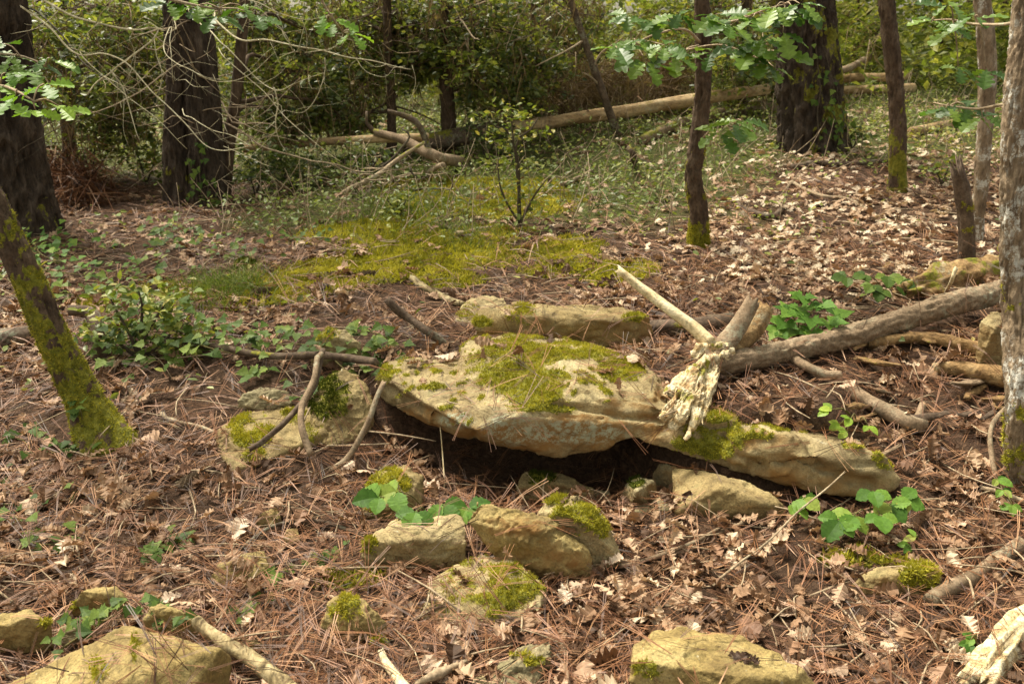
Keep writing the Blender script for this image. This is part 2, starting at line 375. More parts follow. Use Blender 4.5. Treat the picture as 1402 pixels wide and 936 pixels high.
def ground_material():
    m, t, N, L, b = nodes('forest_soil')
    tc = N.new('ShaderNodeTexCoord').outputs['Object']
    n1 = noise(N, L, tc, 2.2, 5, .6); n2 = noise(N, L, tc, 38, 5, .75, .8); n3 = noise(N, L, tc, 110, 3, .7)
    c = ramp(N, L, n2, [(.28, (.018, .010, .007)), (.45, (.055, .031, .019)), (.6, (.12, .070, .042)), (.78, (.26, .165, .10))])
    c = mixc(N, L, math_(N, L, 'MULTIPLY', ramp(N, L, n1, [(.35, (0,)*3), (.7, (1,)*3)]), .4), c, (.10, .065, .042))
    mc = ramp(N, L, n2, [(.3, (.055, .058, .008)), (.5, (.13, .13, .015)), (.75, (.24, .215, .03))])
    mf = math_(N, L, 'ADD', attr(N, 'moss'), math_(N, L, 'MULTIPLY', math_(N, L, 'SUBTRACT', n2, .5), 1.1))
    c = mixc(N, L, ramp(N, L, mf, [(.40, (0,)*3), (.6, (1,)*3)]), c, mc)
    gc = ramp(N, L, n2, [(.3, (.035, .05, .013)), (.55, (.10, .115, .03)), (.8, (.19, .18, .06))])
    gf = math_(N, L, 'ADD', attr(N, 'green'), math_(N, L, 'MULTIPLY', math_(N, L, 'SUBTRACT', n1, .5), .7))
    c = mixc(N, L, math_(N, L, 'MULTIPLY', ramp(N, L, gf, [(.4, (0,)*3), (.75, (1,)*3)]), .85), c, gc)
    L.new(c, b.inputs['Base Color']); b.inputs['Roughness'].default_value = .95; b.inputs['Specular IOR Level'].default_value = .15
    bp = N.new('ShaderNodeBump'); bp.inputs['Strength'].default_value = .9; bp.inputs['Distance'].default_value = .03
    L.new(math_(N, L, 'ADD', n2, math_(N, L, 'MULTIPLY', n3, .4)), bp.inputs['Height']); L.new(bp.outputs[0], b.inputs['Normal'])
    return m
M['soil'] = ground_material()

# ------------------------------------------------------------------ where moss and green cover grow (world places)
MOSS_SPOTS = [((310, 400), .75, .3), ((440, 385), .55, .28), ((540, 365), .6, .35), ((600, 335), .65, .55), ((520, 320), .5, .4), ((720, 355), .55, .30), ((845, 375), .22, .2),
              ((1160, 765), .18, .07), ((1240, 775), .1, .07), ((660, 270), .8, .7), ((480, 800), .12, .07), ((780, 345), .35, .25)]
MOSS_SPOTS = [(G(*p), a, b) for p, a, b in MOSS_SPOTS]
def mossmask(x, y):
    v = np.zeros_like(x)
    for c, a, b in MOSS_SPOTS:
        v = np.maximum(v, np.clip(1.25 - ((x-c[0])/a)**2 - ((y-c[1])/b)**2, 0, 1))
    return np.clip(v + 1.3*f2(x, y, 3.0, 4, 21)*(v > .02) + .5*f2(x, y, 9.0, 3, 23)*(v > .02), 0, 1)
def greenmask(x, y):
    c = sst(5.0, 7.0, y + 1.0*f2(x, y, 1.1, 3, 40))
    right = sst(1.2, 2.4, x)*(1 - sst(6.6, 8.6, y))
    left = (1 - sst(-2.6, -1.5, x))*(1 - sst(7.6, 9.0, y))
    lo = (1 - sst(-3.6, -2.2, x))*sst(4.0, 4.4, y)*(1-sst(5.2, 6.0, y))*.7
    return np.clip(c*(1-.9*right)*(1-.85*left) + lo + .25*f2(x, y, 2.2, 3, 44)*(y > 4.4), 0, 1)

# ------------------------------------------------------------------ ground
def axis(lo, hi, a, b, d, gr):
    c = list(np.arange(a, b, d)); s = d
    x = c[-1]
    while x < hi: s *= gr; x += s; c.append(x)
    s = d; x = a; pre = []
    while x > lo: s *= gr; x -= s; pre.append(x)
    return np.array(pre[::-1] + c)
gx = axis(-70, 70, -2.8, 2.8, .026, 1.06); gy = axis(-12, 120, 1.6, 5.2, .024, 1.05)
XX, YY = np.meshgrid(gx, gy); ZZ = gz(XX.ravel(), YY.ravel())
GV = np.stack([XX.ravel(), YY.ravel(), ZZ], 1)
nx, ny = len(gx), len(gy)
i = np.arange(ny-1)[:, None]*nx; j = np.arange(nx-1)[None, :]
GF = np.stack([i+j, i+j+1, i+nx+j+1, i+nx+j], -1).reshape(-1, 4)
near = (np.abs(GV[:, 0]) < 6) & (GV[:, 1] > 1) & (GV[:, 1] < 12)
mo = np.zeros(len(GV)); mo[near] = mossmask(GV[near, 0], GV[near, 1]); gr = greenmask(GV[:, 0], GV[:, 1])
GV[:, 2] += .018*mo*(1+f2(GV[:, 0], GV[:, 1], 14, 2, 50))
forest_floor = bpy.data.objects.new('forest_floor', mk('forest_floor', GV, GF, M['soil'], True, dict(moss=mo, green=gr)))
COL.objects.link(forest_floor); WL['forest_floor'] = np.zeros(3)
tag(forest_floor, 'brown woodland ground sloping up behind the stones', None, None, 'structure')
SOLID = [(GV, tri(GF), 0)]      # surfaces that litter comes to rest on; 0 = ground, 1 = stone or wood

# ------------------------------------------------------------------ stones
def proj(V):
    c, s = math.cos(TH), math.sin(TH); d = V - np.array([0, 0, CH])
    fw = d[:, 1]*c - d[:, 2]*s; up = d[:, 1]*s + d[:, 2]*c
    return 701 + F*d[:, 0]/fw, 468 - F*up/fw
def hull(pts):
    bm = bmesh.new()
    for p in pts: bm.verts.new(p)
    r = bmesh.ops.convex_hull(bm, input=bm.verts)
    junk = [v for v in bm.verts if not v.link_faces]
    bmesh.ops.delete(bm, geom=junk, context='VERTS')
    bmesh.ops.triangulate(bm, faces=bm.faces); bm.verts.index_update()
    V = np.array([v.co for v in bm.verts]); T = np.array([[v.index for v in f.verts] for f in bm.faces]); bm.free()
    return V, T
def normals(V, Q):
    a = np.cross(V[Q[:, 2]]-V[Q[:, 0]], V[Q[:, 3 if Q.shape[1] > 3 else 1]]-V[Q[:, 1 if Q.shape[1] > 3 else 0]])
    n = np.zeros_like(V)
    for k in range(Q.shape[1]): np.add.at(n, Q[:, k], a)
    return n/(np.linalg.norm(n, axis=1)[:, None]+1e-12)
def remesh(hulls, vox):
    V, Fs = joinm([hull(h) for h in hulls])
    o = bpy.data.objects.new('tmp', mk('tmp', V, Fs, None)); COL.objects.link(o)
    md = o.modifiers.new('r', 'REMESH'); md.mode = 'VOXEL'; md.voxel_size = vox
    me = o.evaluated_get(bpy.context.evaluated_depsgraph_get()).to_mesh()
    V = np.empty(len(me.vertices)*3, np.float32); me.vertices.foreach_get('co', V)
    Q = np.empty(len(me.loops), np.int32); me.loops.foreach_get('vertex_index', Q)
    V = V.reshape(-1, 3).astype(float); Q = Q.reshape(-1, 4)
    m0 = o.data; bpy.data.objects.remove(o); bpy.data.meshes.remove(m0)
    return V, Q
def relax(V, Q, k=2):
    E = np.vstack([Q[:, [0, 1]], Q[:, [1, 2]], Q[:, [2, 3]], Q[:, [3, 0]]]); E = np.vstack([E, E[:, ::-1]])
    cnt = np.bincount(E[:, 0], minlength=len(V))[:, None]
    for _ in range(k):
        s = np.zeros_like(V)
        for a in range(3): s[:, a] = np.bincount(E[:, 0], V[E[:, 1], a], len(V))
        V = .4*V + .6*s/cnt
    return V
def cells(q, seed):
    """tilted flat chips: one random plane per cell"""
    ce = np.floor(q); best = np.full(len(q), 9.); h = np.zeros(len(q)); cm = np.zeros_like(q)
    for a in (-1, 0, 1):
        for b in (-1, 0, 1):
            for c in (-1, 0, 1):
                g = ce + (a, b, c); gi = g.astype(np.int64)
                j = np.stack([_h(gi[:, 0], gi[:, 1], gi[:, 2], seed+s)*.5+.5 for s in (1, 2, 3)], 1)
                dd = ((g+j-q)**2).sum(1); k = dd < best
                best[k] = dd[k]; h[k] = _h(gi[:, 0], gi[:, 1], gi[:, 2], seed+7)[k]; cm[k] = (g+j)[k]-q[k]
    tl = np.stack([np.sin(h*31), np.cos(h*57), np.sin(h*91)], 1)
    return .35*h + 1.1*(cm*tl).sum(1)
def roughen(V, Q, size, amp, seed, facet=.5):
    """broken stone: broad swells, chipped facets, thin tilted layers and pits"""
    n = normals(V, Q); f = 1/size
    d = .8*amp*size*fbm(V*f*2.2, 4, seed)
    d += cells(V*f*7.5 + .4*fbm(V*f*5, 2, seed+15)[:, None], seed+60)*amp*size*.35*facet + cells(V*f*17, seed+70)*amp*size*.14*facet
    q = V*f*np.array([4.2, 4.2, 6.5]) + .6*np.stack([fbm(V*f*3, 2, seed+k) for k in (11, 12, 13)], 1)
    d += facet*amp*size*.75*cells(q, seed)
    d += .012*size**.5*fbm(V*16, 3, seed+3)*.6
    d += .0035*fbm(V*60, 3, seed+4)
    ln = np.abs(vnoise(np.stack([V[:, 0]*f*1.1, V[:, 1]*f*1.1, (V[:, 2]+.12*V[:, 0])*f*11], 1), seed+9))
    d -= amp*size*.25*np.exp(-(ln/.045)**2)*(np.abs(n[:, 2]) < .8)
    return V + n*d[:, None]
def fuzz(parent, V, Q, mask, N, size, mat, name='moss'):
    """short moss shoots over the masked part of a surface"""
    T = tri(Q) if Q.shape[1] == 4 else Q
    a = np.cross(V[T[:, 1]]-V[T[:, 0]], V[T[:, 2]]-V[T[:, 0]]); ar = np.linalg.norm(a, axis=1)
    w = ar*np.clip(mask[T].mean(1)-.32, 0, 1)
    if w.sum() <= 0: return None
    N = int(min(N, w.sum()*9e4 + 60))
    k = rng.choice(len(T), N, p=w/w.sum()); r = rng.random((N, 2)); fl = r.sum(1) > 1; r[fl] = 1-r[fl]
    p = V[T[k, 0]] + r[:, :1]*(V[T[k, 1]]-V[T[k, 0]]) + r[:, 1:]*(V[T[k, 2]]-V[T[k, 0]])
    n = a[k]/(ar[k][:, None]+1e-12)
    d = n*.8 + rng.normal(0, .55, (N, 3)) + (0, 0, .25); d /= np.linalg.norm(d, axis=1)[:, None]
    s = np.cross(d, rng.normal(0, 1, (N, 3))); s /= np.linalg.norm(s, axis=1)[:, None]+1e-9
    l = size*rng.uniform(.5, 1.3, N)[:, None]; wd = l*.2
    cl = (.5+.5*fbm(p*11, 3, 77)).clip(0, 1)
    VV = np.stack([p - n*.002 - s*wd, p - n*.002 + s*wd, p + d*l], 1).reshape(-1, 3)
    return add(name, VV, np.arange(3*N).reshape(-1, 3), mat, parent, False, dict(rnd=np.repeat((.65*cl+.35*rng.random(N)).clip(0, 1), 3)), kind='stuff')
def ellip(px, py, spots):
    v = np.zeros_like(px)
    for x, y, a, b in spots: v = np.maximum(v, 1.7 - 1.3*((px-x)/a)**2 - 1.3*((py-y)/b)**2)
    return np.clip(v, 0, 1)
def rock(name, label, hulls, size, amp, seed, mat='rock', moss=(), bare=(), dots=(), lich=(), rust=0.3, facet=.5, vox=None, group=None, cat='rock', mlen=.012, mn=6000, dark=False, gap=.35, cuts=(), rusts=(), pale=0):
    V, Q = remesh(hulls, vox or max(.0045, size/70)); V = relax(V, Q, 1); V = roughen(V, Q, size, amp, seed, facet)
    for line, wpx, dep in cuts:         # cracks and ledges across the face
        n0 = normals(V, Q); px, py = proj(V); dmin = np.full(len(V), 1e9); jit = 5*fbm(V*9, 3, seed+80)
        for (x0, y0), (x1, y1) in zip(line[:-1], line[1:]):
            t = np.clip(((px-x0)*(x1-x0)+(py-y0)*(y1-y0))/((x1-x0)**2+(y1-y0)**2), 0, 1)
            dmin = np.minimum(dmin, np.hypot(px-x0-t*(x1-x0), py-y0-t*(y1-y0)+jit))
        V = V - n0*(dep*np.exp(-(dmin/wpx)**2)*(n0[:, 1] < .3))[:, None]
    n = normals(V, Q); px, py = proj(V)
    up = sst(-.15, .35, n[:, 2])
    m = ellip(px, py, moss)*up
    m = np.clip(m*(1 - gap + 1.6*gap*fbm(V*9, 4, seed+40)) + .5*fbm(V*22, 3, seed+41)*(m > .03), 0, 1)
    m = np.maximum(m, ellip(px, py, dots)*np.clip((fbm(V*26, 2, seed+42) - .13)*6, 0, 1)*up)
    li = ellip(px, py, lich); ru = np.clip(rust + .8*fbm(V*5, 3, seed+50), 0, 1)*sst(.85, .2, n[:, 2])
    if rusts: ru = np.maximum(ru, np.clip(ellip(px, py, rusts)*1.1 + .5*fbm(V*6, 3, seed+51), 0, 1)*(n[:, 1] < .2)*sst(.93, .75, n[:, 2]))
    V = V + n*(.006*sst(.4, .8, m)*(1+fbm(V*60, 2, seed+60)))[:, None]
    o = add(name, V, Q, M[mat], None, True, dict(moss=m*.95, lich=li, rust=ru), label, cat, group)
    SOLID.append((V, tri(Q), 1))
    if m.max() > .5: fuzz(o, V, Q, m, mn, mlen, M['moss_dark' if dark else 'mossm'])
    return o

# the cap stone: a low mound, a thin tip to the left, a long tail to the right, hollow underneath
A = [P(*p) for p in [(600, 584, 3.28), (680, 612, 3.21), (740, 624, 3.185), (778, 628, 3.18), (800, 622, 3.2), (832, 603, 3.26), (648, 590, 3.085), (700, 572, 3.09), (760, 545, 3.17), (820, 518, 3.33), (885, 520, 3.36), (906, 545, 3.27), (914, 588, 3.19), (800, 585, 3.16), (870, 578, 3.2),
     (636, 470, 3.66), (700, 456, 3.74), (780, 466, 3.76), (860, 488, 3.70), (900, 515, 3.5), (640, 470, 3.9), (760, 470, 4.0), (860, 490, 3.95)]] + \
    [np.array(q) for q in [(-.22, 3.7, .13), (.1, 3.75, .13), (.45, 3.7, .15), (.3, 4.05, .2), (-.15, 4.0, .2)]]
B = [P(*p) for p in [(514, 519, 3.50), (519, 547, 3.50), (560, 573, 3.36), (620, 597, 3.27), (700, 614, 3.23), (540, 524, 3.40), (590, 556, 3.21), (645, 590, 3.09), (528, 500, 3.56), (580, 490, 3.7), (640, 488, 3.75), (760, 500, 3.7), (700, 560, 3.13), (740, 560, 3.16),
     (540, 500, 3.8), (640, 490, 4.0)]] + [np.array(q) for q in [(-.4, 3.75, .2), (-.2, 3.8, .13), (.15, 3.75, .13)]]
Cc = [P(*p) for p in [(860, 545, 3.24), (905, 558, 3.22), (1000, 578, 3.14), (1030, 590, 3.12), (850, 585, 3.2), (880, 606, 3.16), (915, 608, 3.14), (960, 632, 3.09), (1020, 648, 3.06), (1050, 630, 3.04), (880, 500, 3.7), (1000, 530, 3.6)]] + \
    [np.array(q) for q in [(.45, 3.6, .14), (.75, 3.5, .1)]]
D = [P(*p) for p in [(1000, 578, 3.13), (1050, 590, 3.08), (1110, 600, 3.03), (1175, 612, 2.98), (1218, 632, 2.95), (1236, 657, 2.92), (1228, 670, 2.92), (1180, 681, 2.92), (1120, 676, 2.94), (1060, 664, 3.0), (1000, 642, 3.07), (1040, 632, 2.98), (1100, 625, 2.95)]] + \
    [np.array(q) for q in [(.75, 3.45, .14), (1.1, 3.4, .12), (1.35, 3.2, .08), (.8, 3.3, .03), (1.2, 3.2, -.02)]]
D2 = [P(*p) for p in [(1035, 588, 3.05), (1100, 600, 3.0), (1120, 626, 2.955), (1050, 622, 2.985), (1000, 600, 3.06), (990, 632, 3.03), (1030, 640, 3.0)]] + [np.array(q) for q in [(.75, 3.3, .15), (1.0, 3.25, .15)]]
cap = rock('cap_stone', 'huge flat ochre stone slab with mossy top roofing a dark hollow', [A, B, Cc, D, D2], .9, .026, 3, 'rock',
     moss=[(700, 500, 62, 42), (730, 530, 45, 40), (790, 480, 75, 12), (760, 555, 35, 12), (850, 505, 35, 18), (980, 592, 50, 38), (955, 615, 40, 25), (525, 512, 14, 16), (1215, 625, 22, 20), (1170, 610, 20, 6)],
     dots=[(580, 520, 70, 32), (820, 520, 60, 32), (640, 560, 40, 25), (1050, 590, 60, 12), (730, 470, 120, 30)],
     lich=[(700, 588, 40, 22), (780, 592, 90, 16), (625, 575, 25, 12)], rust=.45, rusts=[(830, 590, 110, 34), (700, 602, 100, 22), (590, 575, 60, 18), (870, 545, 45, 18), (1100, 655, 90, 20), (1040, 600, 40, 18)], cuts=[([(755, 552), (800, 560), (840, 568), (905, 572)], 4, .022), ([(525, 528), (560, 548), (610, 578), (650, 598)], 5, .02), ([(1035, 640), (1085, 632), (1125, 646), (1190, 662)], 9, .035), ([(1108, 605), (1112, 625), (1125, 645)], 5, .018), ([(990, 600), (1010, 625), (1045, 640)], 5, .018), ([(900, 560), (915, 590)], 6, .02)], vox=.0095, mn=42000, mlen=.011, cat='slab', facet=.45, gap=.25)

def stone(name, label, out, H, ridge=(), seed=1, amp=.05, mat='rock', flat=.85, sink=.07, back=.0, lean=0, **k):
    """a stone seen as outline `out` (pixels), resting on the ground there and standing about H metres high"""
    ys = [p[1] for p in out]; y0, y1 = min(ys), max(ys)
    pts = []
    for p in out:
        f = (y1-p[1])/max(1, y1-y0); pts.append(G(p[0], p[1], H*min(1, f/flat) if len(p) == 2 else p[2]))
    for r in ridge: pts.append(G(r[0], r[1], H*r[2]))
    c = np.mean(pts, axis=0); low = []
    for p, o_ in zip(pts[:len(out)], out):
        if lean and (y1-o_[1])/(y1-y0) > lean: continue
        q = np.array([c[0]+(p[0]-c[0])*.94, c[1]+(p[1]-c[1])*.94 + back, float(gz(p[0], p[1])[0]) - sink]); low.append(q)
    V = np.array(pts); size = float(np.linalg.norm(V.max(0)-V.min(0)))*.75
    return rock(name, label, [pts + low], size, amp, seed, mat, **k)

stone('rock', 'long flat ochre stone with an orange face behind the cap slab', [(650, 452), (655, 425), (705, 417), (770, 419), (850, 422), (890, 433), (895, 455), (840, 466), (760, 466), (690, 462)], .13,
      [(760, 440, 1.0), (840, 440, 1.0), (700, 432, 1.05)], 21, .035, 'rock_dark', moss=[(712, 432, 24, 18), (868, 438, 22, 10), (660, 440, 16, 10)], rust=.7, mn=5000, flat=.6)
stone('rock', 'low half buried stone with moss at the left end of the orange-faced stone', [(622, 440), (635, 415), (660, 405), (690, 408), (700, 425), (660, 445)], .06, [(665, 412, 1.1)], 22, .05, 'rock', moss=[(640, 425, 22, 14)], rust=.1)
stone('rock', 'pale smooth stone propped under the right part of the cap slab', [(925, 700), (922, 640), (960, 640), (1010, 655), (1055, 675), (1078, 695), (1070, 706), (1000, 708)], .125, [(990, 665, .9), (1040, 688, .6)], 23, .03, 'rock_dark', rust=.1, flat=1)  # darker stone colour stands in for the shade under the slab
stone('rock', 'small dim stone wedged left of the pale prop stone under the slab', [(893, 645), (905, 632), (928, 636), (932, 664), (915, 668)], .10, [(915, 645, 1)], 24, .05, 'rock_grey')
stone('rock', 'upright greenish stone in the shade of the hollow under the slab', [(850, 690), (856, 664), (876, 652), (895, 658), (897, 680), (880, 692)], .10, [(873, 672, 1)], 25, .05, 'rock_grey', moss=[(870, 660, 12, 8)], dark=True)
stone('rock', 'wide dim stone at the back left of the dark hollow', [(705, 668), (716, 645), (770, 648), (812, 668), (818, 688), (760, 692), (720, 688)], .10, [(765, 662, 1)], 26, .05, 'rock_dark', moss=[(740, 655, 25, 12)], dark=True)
for lab, o_, h_, s_ in [('small brown pebble at the mouth of the dark hollow, left of the upright greenish stone', [(804, 680), (812, 669), (834, 671), (842, 684), (825, 690)], .04, 27),
                        ('flat grey pebble on the floor of the hollow against the pale prop stone', [(886, 696), (894, 682), (915, 680), (926, 692), (915, 700)], .04, 28),
                        ('pinkish pebble between the upright greenish stone and the flat grey pebble', [(868, 700), (874, 690), (888, 690), (893, 700), (882, 705)], .03, 29)]:
    stone('pebble', lab, o_, h_, [], s_, .05, 'rock_grey', group='small stones in the hollow', cat='pebble')
stone('rock', 'dark mossy stone in shade above the leaves of the bramble seedling', [(497, 705), (503, 662), (522, 642), (553, 634), (580, 650), (576, 690), (545, 712)], .12, [(535, 655, 1.05), (560, 680, .7)], 30, .05, 'rock_dark', moss=[(530, 660, 32, 25), (512, 690, 15, 20)], dark=False, rust=.1)
stone('rock', 'cream stone with a jagged dark front edge under the bramble seedling', [(495, 765), (500, 742), (540, 710), (590, 702), (625, 704), (637, 716), (638, 745), (625, 768), (575, 778), (530, 776)], .12,
      [(535, 742, .95), (590, 738, .95), (633, 742, .6), (610, 755, .5), (560, 762, .3), (505, 755, .4)], 31, .05, 'rock', moss=[(507, 748, 14, 14), (560, 712, 24, 8)], rust=.1, flat=.6)
stone('rock', 'wedge shaped rusty stone leaning on end in front of the hollow', [(640, 706), (652, 689), (690, 693), (735, 702), (775, 728), (805, 752), (813, 776), (780, 788), (745, 791), (705, 770), (665, 737)], .20,
      [(672, 704, .93), (740, 722, .84), (795, 756, .5), (690, 730, .72), (745, 765, .32)], 32, .035, 'ochre', rust=.6, flat=.95, lean=.3, facet=.8, rusts=[(700, 720, 45, 14), (770, 765, 30, 14)])
stone('rock', 'pale stone with a yellow moss crown behind the rusty wedge stone', [(730, 740), (735, 702), (762, 679), (790, 677), (820, 695), (836, 724), (850, 752), (853, 768), (820, 775), (790, 770)], .19,
      [(765, 700, 1), (800, 715, .9), (840, 755, .35)], 33, .045, 'rock', moss=[(790, 712, 42, 26), (762, 684, 18, 9), (815, 725, 24, 14)], rust=.1, flat=.9, mn=9000, gap=.15)
stone('rock', 'low stone thickly covered in yellow moss below the rusty wedge stone', [(575, 835), (590, 792), (620, 772), (660, 762), (705, 770), (745, 800), (740, 840), (690, 858), (620, 858)], .05,
      [(650, 785, 1.1), (690, 815, .9)], 34, .05, 'rock', moss=[(670, 800, 80, 42), (630, 832, 60, 26)], mn=16000, mlen=.010, flat=.5, gap=.4)
stone('rock', 'mossy block with a sharp corner left of the moss covered low stone', [(440, 850), (446, 822), (470, 808), (500, 818), (530, 848), (520, 868), (480, 876), (450, 868)], .10, [(475, 825, 1), (505, 850, .7)], 35, .06, 'ochre', moss=[(475, 830, 28, 22), (500, 850, 16, 10)], rust=.2)
stone('rock', 'tiny mossy stone touching the foot of the mossy block', [(508, 880), (515, 870), (532, 872), (534, 886), (518, 890)], .03, [], 36, .06, 'rock', moss=[(522, 878, 14, 9)])
stone('rock', 'grey layered stone with ragged edges on the near ground', [(668, 936), (690, 900), (725, 878), (752, 874), (756, 890), (738, 912), (735, 940), (700, 960)], .06, [(715, 900, 1)], 37, .07, 'rock_grey', moss=[(735, 905, 22, 8), (710, 895, 24, 5)], rust=.15, facet=.9)
stone('rock', 'broken stone corner beside the grey layered stone', [(640, 945), (648, 925), (662, 920), (670, 936), (660, 952)], .04, [], 58, .07, 'rock', rust=.1)
stone('rock', 'big rounded ochre boulder at the front with a hollow of litter', [(862, 905), (866, 880), (895, 862), (950, 857), (1010, 866), (1060, 890), (1105, 915), (1125, 950), (1100, 985), (960, 990), (890, 960)], .13,
      [(930, 880, 1.1), (1010, 890, 1.1), (1060, 930, 1)], 38, .035, 'ochre', moss=[(885, 915, 25, 14)], rust=.12, flat=.6)
stone('rock', 'large angular ochre boulder with two sloping faces in the near corner', [(-30, 960, .05), (-10, 944, .08), (172, 853, .235), (307, 886, .165), (262, 942, .145), (212, 1010, .13), (60, 1030, .02)], .20,
      [(192, 928, 1.12), (318, 898, .5)], 39, .013, 'ochre', moss=[(135, 915, 16, 20), (184, 885, 6, 28)], rust=.3, gap=.6, facet=.5)
stone('rock', 'ochre block cut off by the left edge beside the angular boulder', [(-40, 888), (-30, 848), (10, 836), (42, 832), (70, 852), (66, 868), (20, 886)], .11, [(38, 842, 1.05), (10, 858, .9)], 40, .045, 'ochre', moss=[(62, 856, 10, 10)], rust=.1)
stone('rock', 'ochre stone with a flat top behind the small grey stone', [(96, 832), (110, 808), (130, 801), (160, 803), (178, 822), (172, 840), (130, 844)], .08, [(140, 812, 1.05)], 41, .045, 'ochre', moss=[(103, 828, 10, 8), (160, 834, 18, 6)], rust=.1)
stone('rock', 'small grey stone between the two ochre blocks on the left', [(74, 880), (82, 858), (100, 850), (118, 860), (116, 876), (95, 886)], .05, [], 42, .05, 'rock_grey')
stone('rock', 'tan stone half hidden by the ivy trail behind the angular boulder', [(196, 850), (202, 830), (222, 825), (255, 838), (272, 862), (260, 880), (220, 876)], .09, [(228, 835, 1)], 43, .045, 'ochre', rust=.1)
stone('rock', 'dark edged flake of stone under the pale cut log', [(305, 885), (320, 870), (350, 872), (366, 882), (350, 895), (320, 898)], .05, [], 44, .05, 'rock_dark')
stone('rock', 'tan flat stone rising from needles right of the ivy sprig', [(286, 792), (300, 770), (335, 758), (362, 754), (368, 775), (340, 798), (305, 802)], .045, [(340, 766, 1)], 45, .05, 'ochre', rust=.1)
stone('rock', 'small olive stone at the bend of the long thin stick', [(348, 716), (360, 700), (378, 692), (385, 705), (372, 722)], .04, [], 46, .05, 'ochre')
stone('rock', 'tiny olive stone just right of the stick bend', [(386, 736), (392, 722), (408, 720), (412, 738), (400, 746)], .03, [], 47, .05, 'ochre')
stone('rock', 'mossy pale stone sloping down below the ivy covered branch', [(293, 600), (296, 585), (330, 568), (390, 556), (440, 562), (448, 590), (400, 615), (350, 636), (318, 645), (305, 628)], .04,
      [(340, 585, 1), (400, 582, 1), (320, 615, .8)], 48, .04, 'rock_dark', moss=[(345, 585, 34, 30), (350, 625, 20, 14), (400, 570, 30, 12), (430, 590, 16, 20)], rust=.3, flat=.6, mn=9000, gap=.5)
stone('rock', 'low grey green stone buried in needles above the sloping mossy stone', [(325, 555), (332, 538), (360, 530), (395, 535), (400, 552), (360, 562)], .05, [], 49, .05, 'rock_grey')
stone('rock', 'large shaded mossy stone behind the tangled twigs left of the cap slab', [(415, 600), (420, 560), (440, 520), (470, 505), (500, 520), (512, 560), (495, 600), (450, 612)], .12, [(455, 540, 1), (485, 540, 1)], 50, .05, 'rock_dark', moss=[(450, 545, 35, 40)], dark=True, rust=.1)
stone('rock', 'rounded olive stone among ivy leaves behind the tangled twigs', [(425, 490), (432, 462), (452, 449), (475, 452), (495, 470), (492, 492), (460, 500)], .14, [(460, 462, 1)], 51, .05, 'rock', moss=[(445, 458, 26, 10)], rust=.1)
stone('rock', 'half buried stone with a bright moss cushion on the right', [(1160, 805), (1178, 784), (1210, 776), (1250, 768), (1285, 772), (1290, 796), (1255, 812), (1200, 815)], .06, [(1225, 785, 1), (1262, 780, 1.2)], 52, .05, 'rock_dark', moss=[(1258, 788, 32, 20), (1235, 766, 30, 10)], mn=9000, mlen=.016)
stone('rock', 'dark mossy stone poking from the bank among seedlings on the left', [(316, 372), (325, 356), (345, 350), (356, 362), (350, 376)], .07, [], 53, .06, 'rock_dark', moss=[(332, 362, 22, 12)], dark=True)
stone('rock', 'rounded tan stone jammed beside the lichened trunk', [(1345, 480), (1342, 440), (1358, 426), (1385, 430), (1396, 460), (1388, 492), (1365, 498)], .22, [(1362, 450, 1)], 54, .04, 'rock', rust=.1)

# ------------------------------------------------------------------ wood helpers
def wood(name, label, pts, rad, mat, cat='stick', parent=None, nu=9, amp=.12, fl=9, seed=None, group=None, lift=0., step=None, jag=(.02, .02), moss=None, bend=0., solid=False, ridge=False, fu=2.):
    seed = R.randrange(9999) if seed is None else seed
    p = [pt(q, lift) if len(q) == 2 else pt(q) for q in pts]
    rad = [rad]*len(p) if np.isscalar(rad) else rad
    if len(rad) == 2 and len(p) > 2: rad = np.linspace(rad[0], rad[1], len(p))
    V, Fs, ax = tube(p, rad, nu, step or max(.012, np.max(rad)*.9), amp*np.max(rad), fu, fl, seed, ridge, jag, bend)
    at = {}
    if moss:
        at['moss'] = np.clip(moss*sst(-.4, .6, ax['n'][:, 2]) + .8*fbm(V*12, 3, seed), 0, 1)*.9
    at['lich'] = np.clip(-.12+1.7*fbm(V*9, 3, seed+1), 0, 1)*.7
    if solid: SOLID.append((V, np.vstack([tri(Fs[0]), Fs[1]]), 1))
    return add(name, V, Fs, M[mat], parent, True, at, label, cat if not parent else None, group)
# ------------------------------------------------------------------ trees
LEAFM = {}
def lm(kind, mat, k):
    key = (kind, mat)
    if key not in LEAFM:
        out = []
        for i in range(6):
            if kind == 'oak': V, Q = oak(R.uniform(.05, .35), R.uniform(-.05, .35), .03, 100+i)
            elif kind == 'dead': V, Q = oak(R.uniform(-.5, .9), R.uniform(-.5, .7), .09, 200+i, .05); V[:, 0] *= R.uniform(.8, 1.1)
            elif kind == 'ivy': V, Q = strip(IVY_T, IVY_W, R.uniform(.0, .2), R.uniform(-.05, .25), .015, 300+i, .15)
            elif kind == 'haz': V, Q = strip(HAZ_T, HAZ_W, R.uniform(.05, .25), R.uniform(.0, .3), .012, 400+i, .1)
            elif kind == 'oval': V, Q = strip([0, .12, .3, .55, .8, 1], [.02, .2, .32, .33, .2, .005], R.uniform(.05, .3), R.uniform(-.1, .3), .02, 500+i, .12)
            out.append(mk({'oak': 'oak_leaf', 'dead': 'dead_leaf', 'ivy': 'ivy_leaf', 'haz': 'serrated_leaf', 'oval': 'oval_leaf'}[kind], V, Q, M[mat], False))
        LEAFM[key] = out
    return LEAFM[key][k % 6]
def rp(px, Y): return px*mpp(Y)
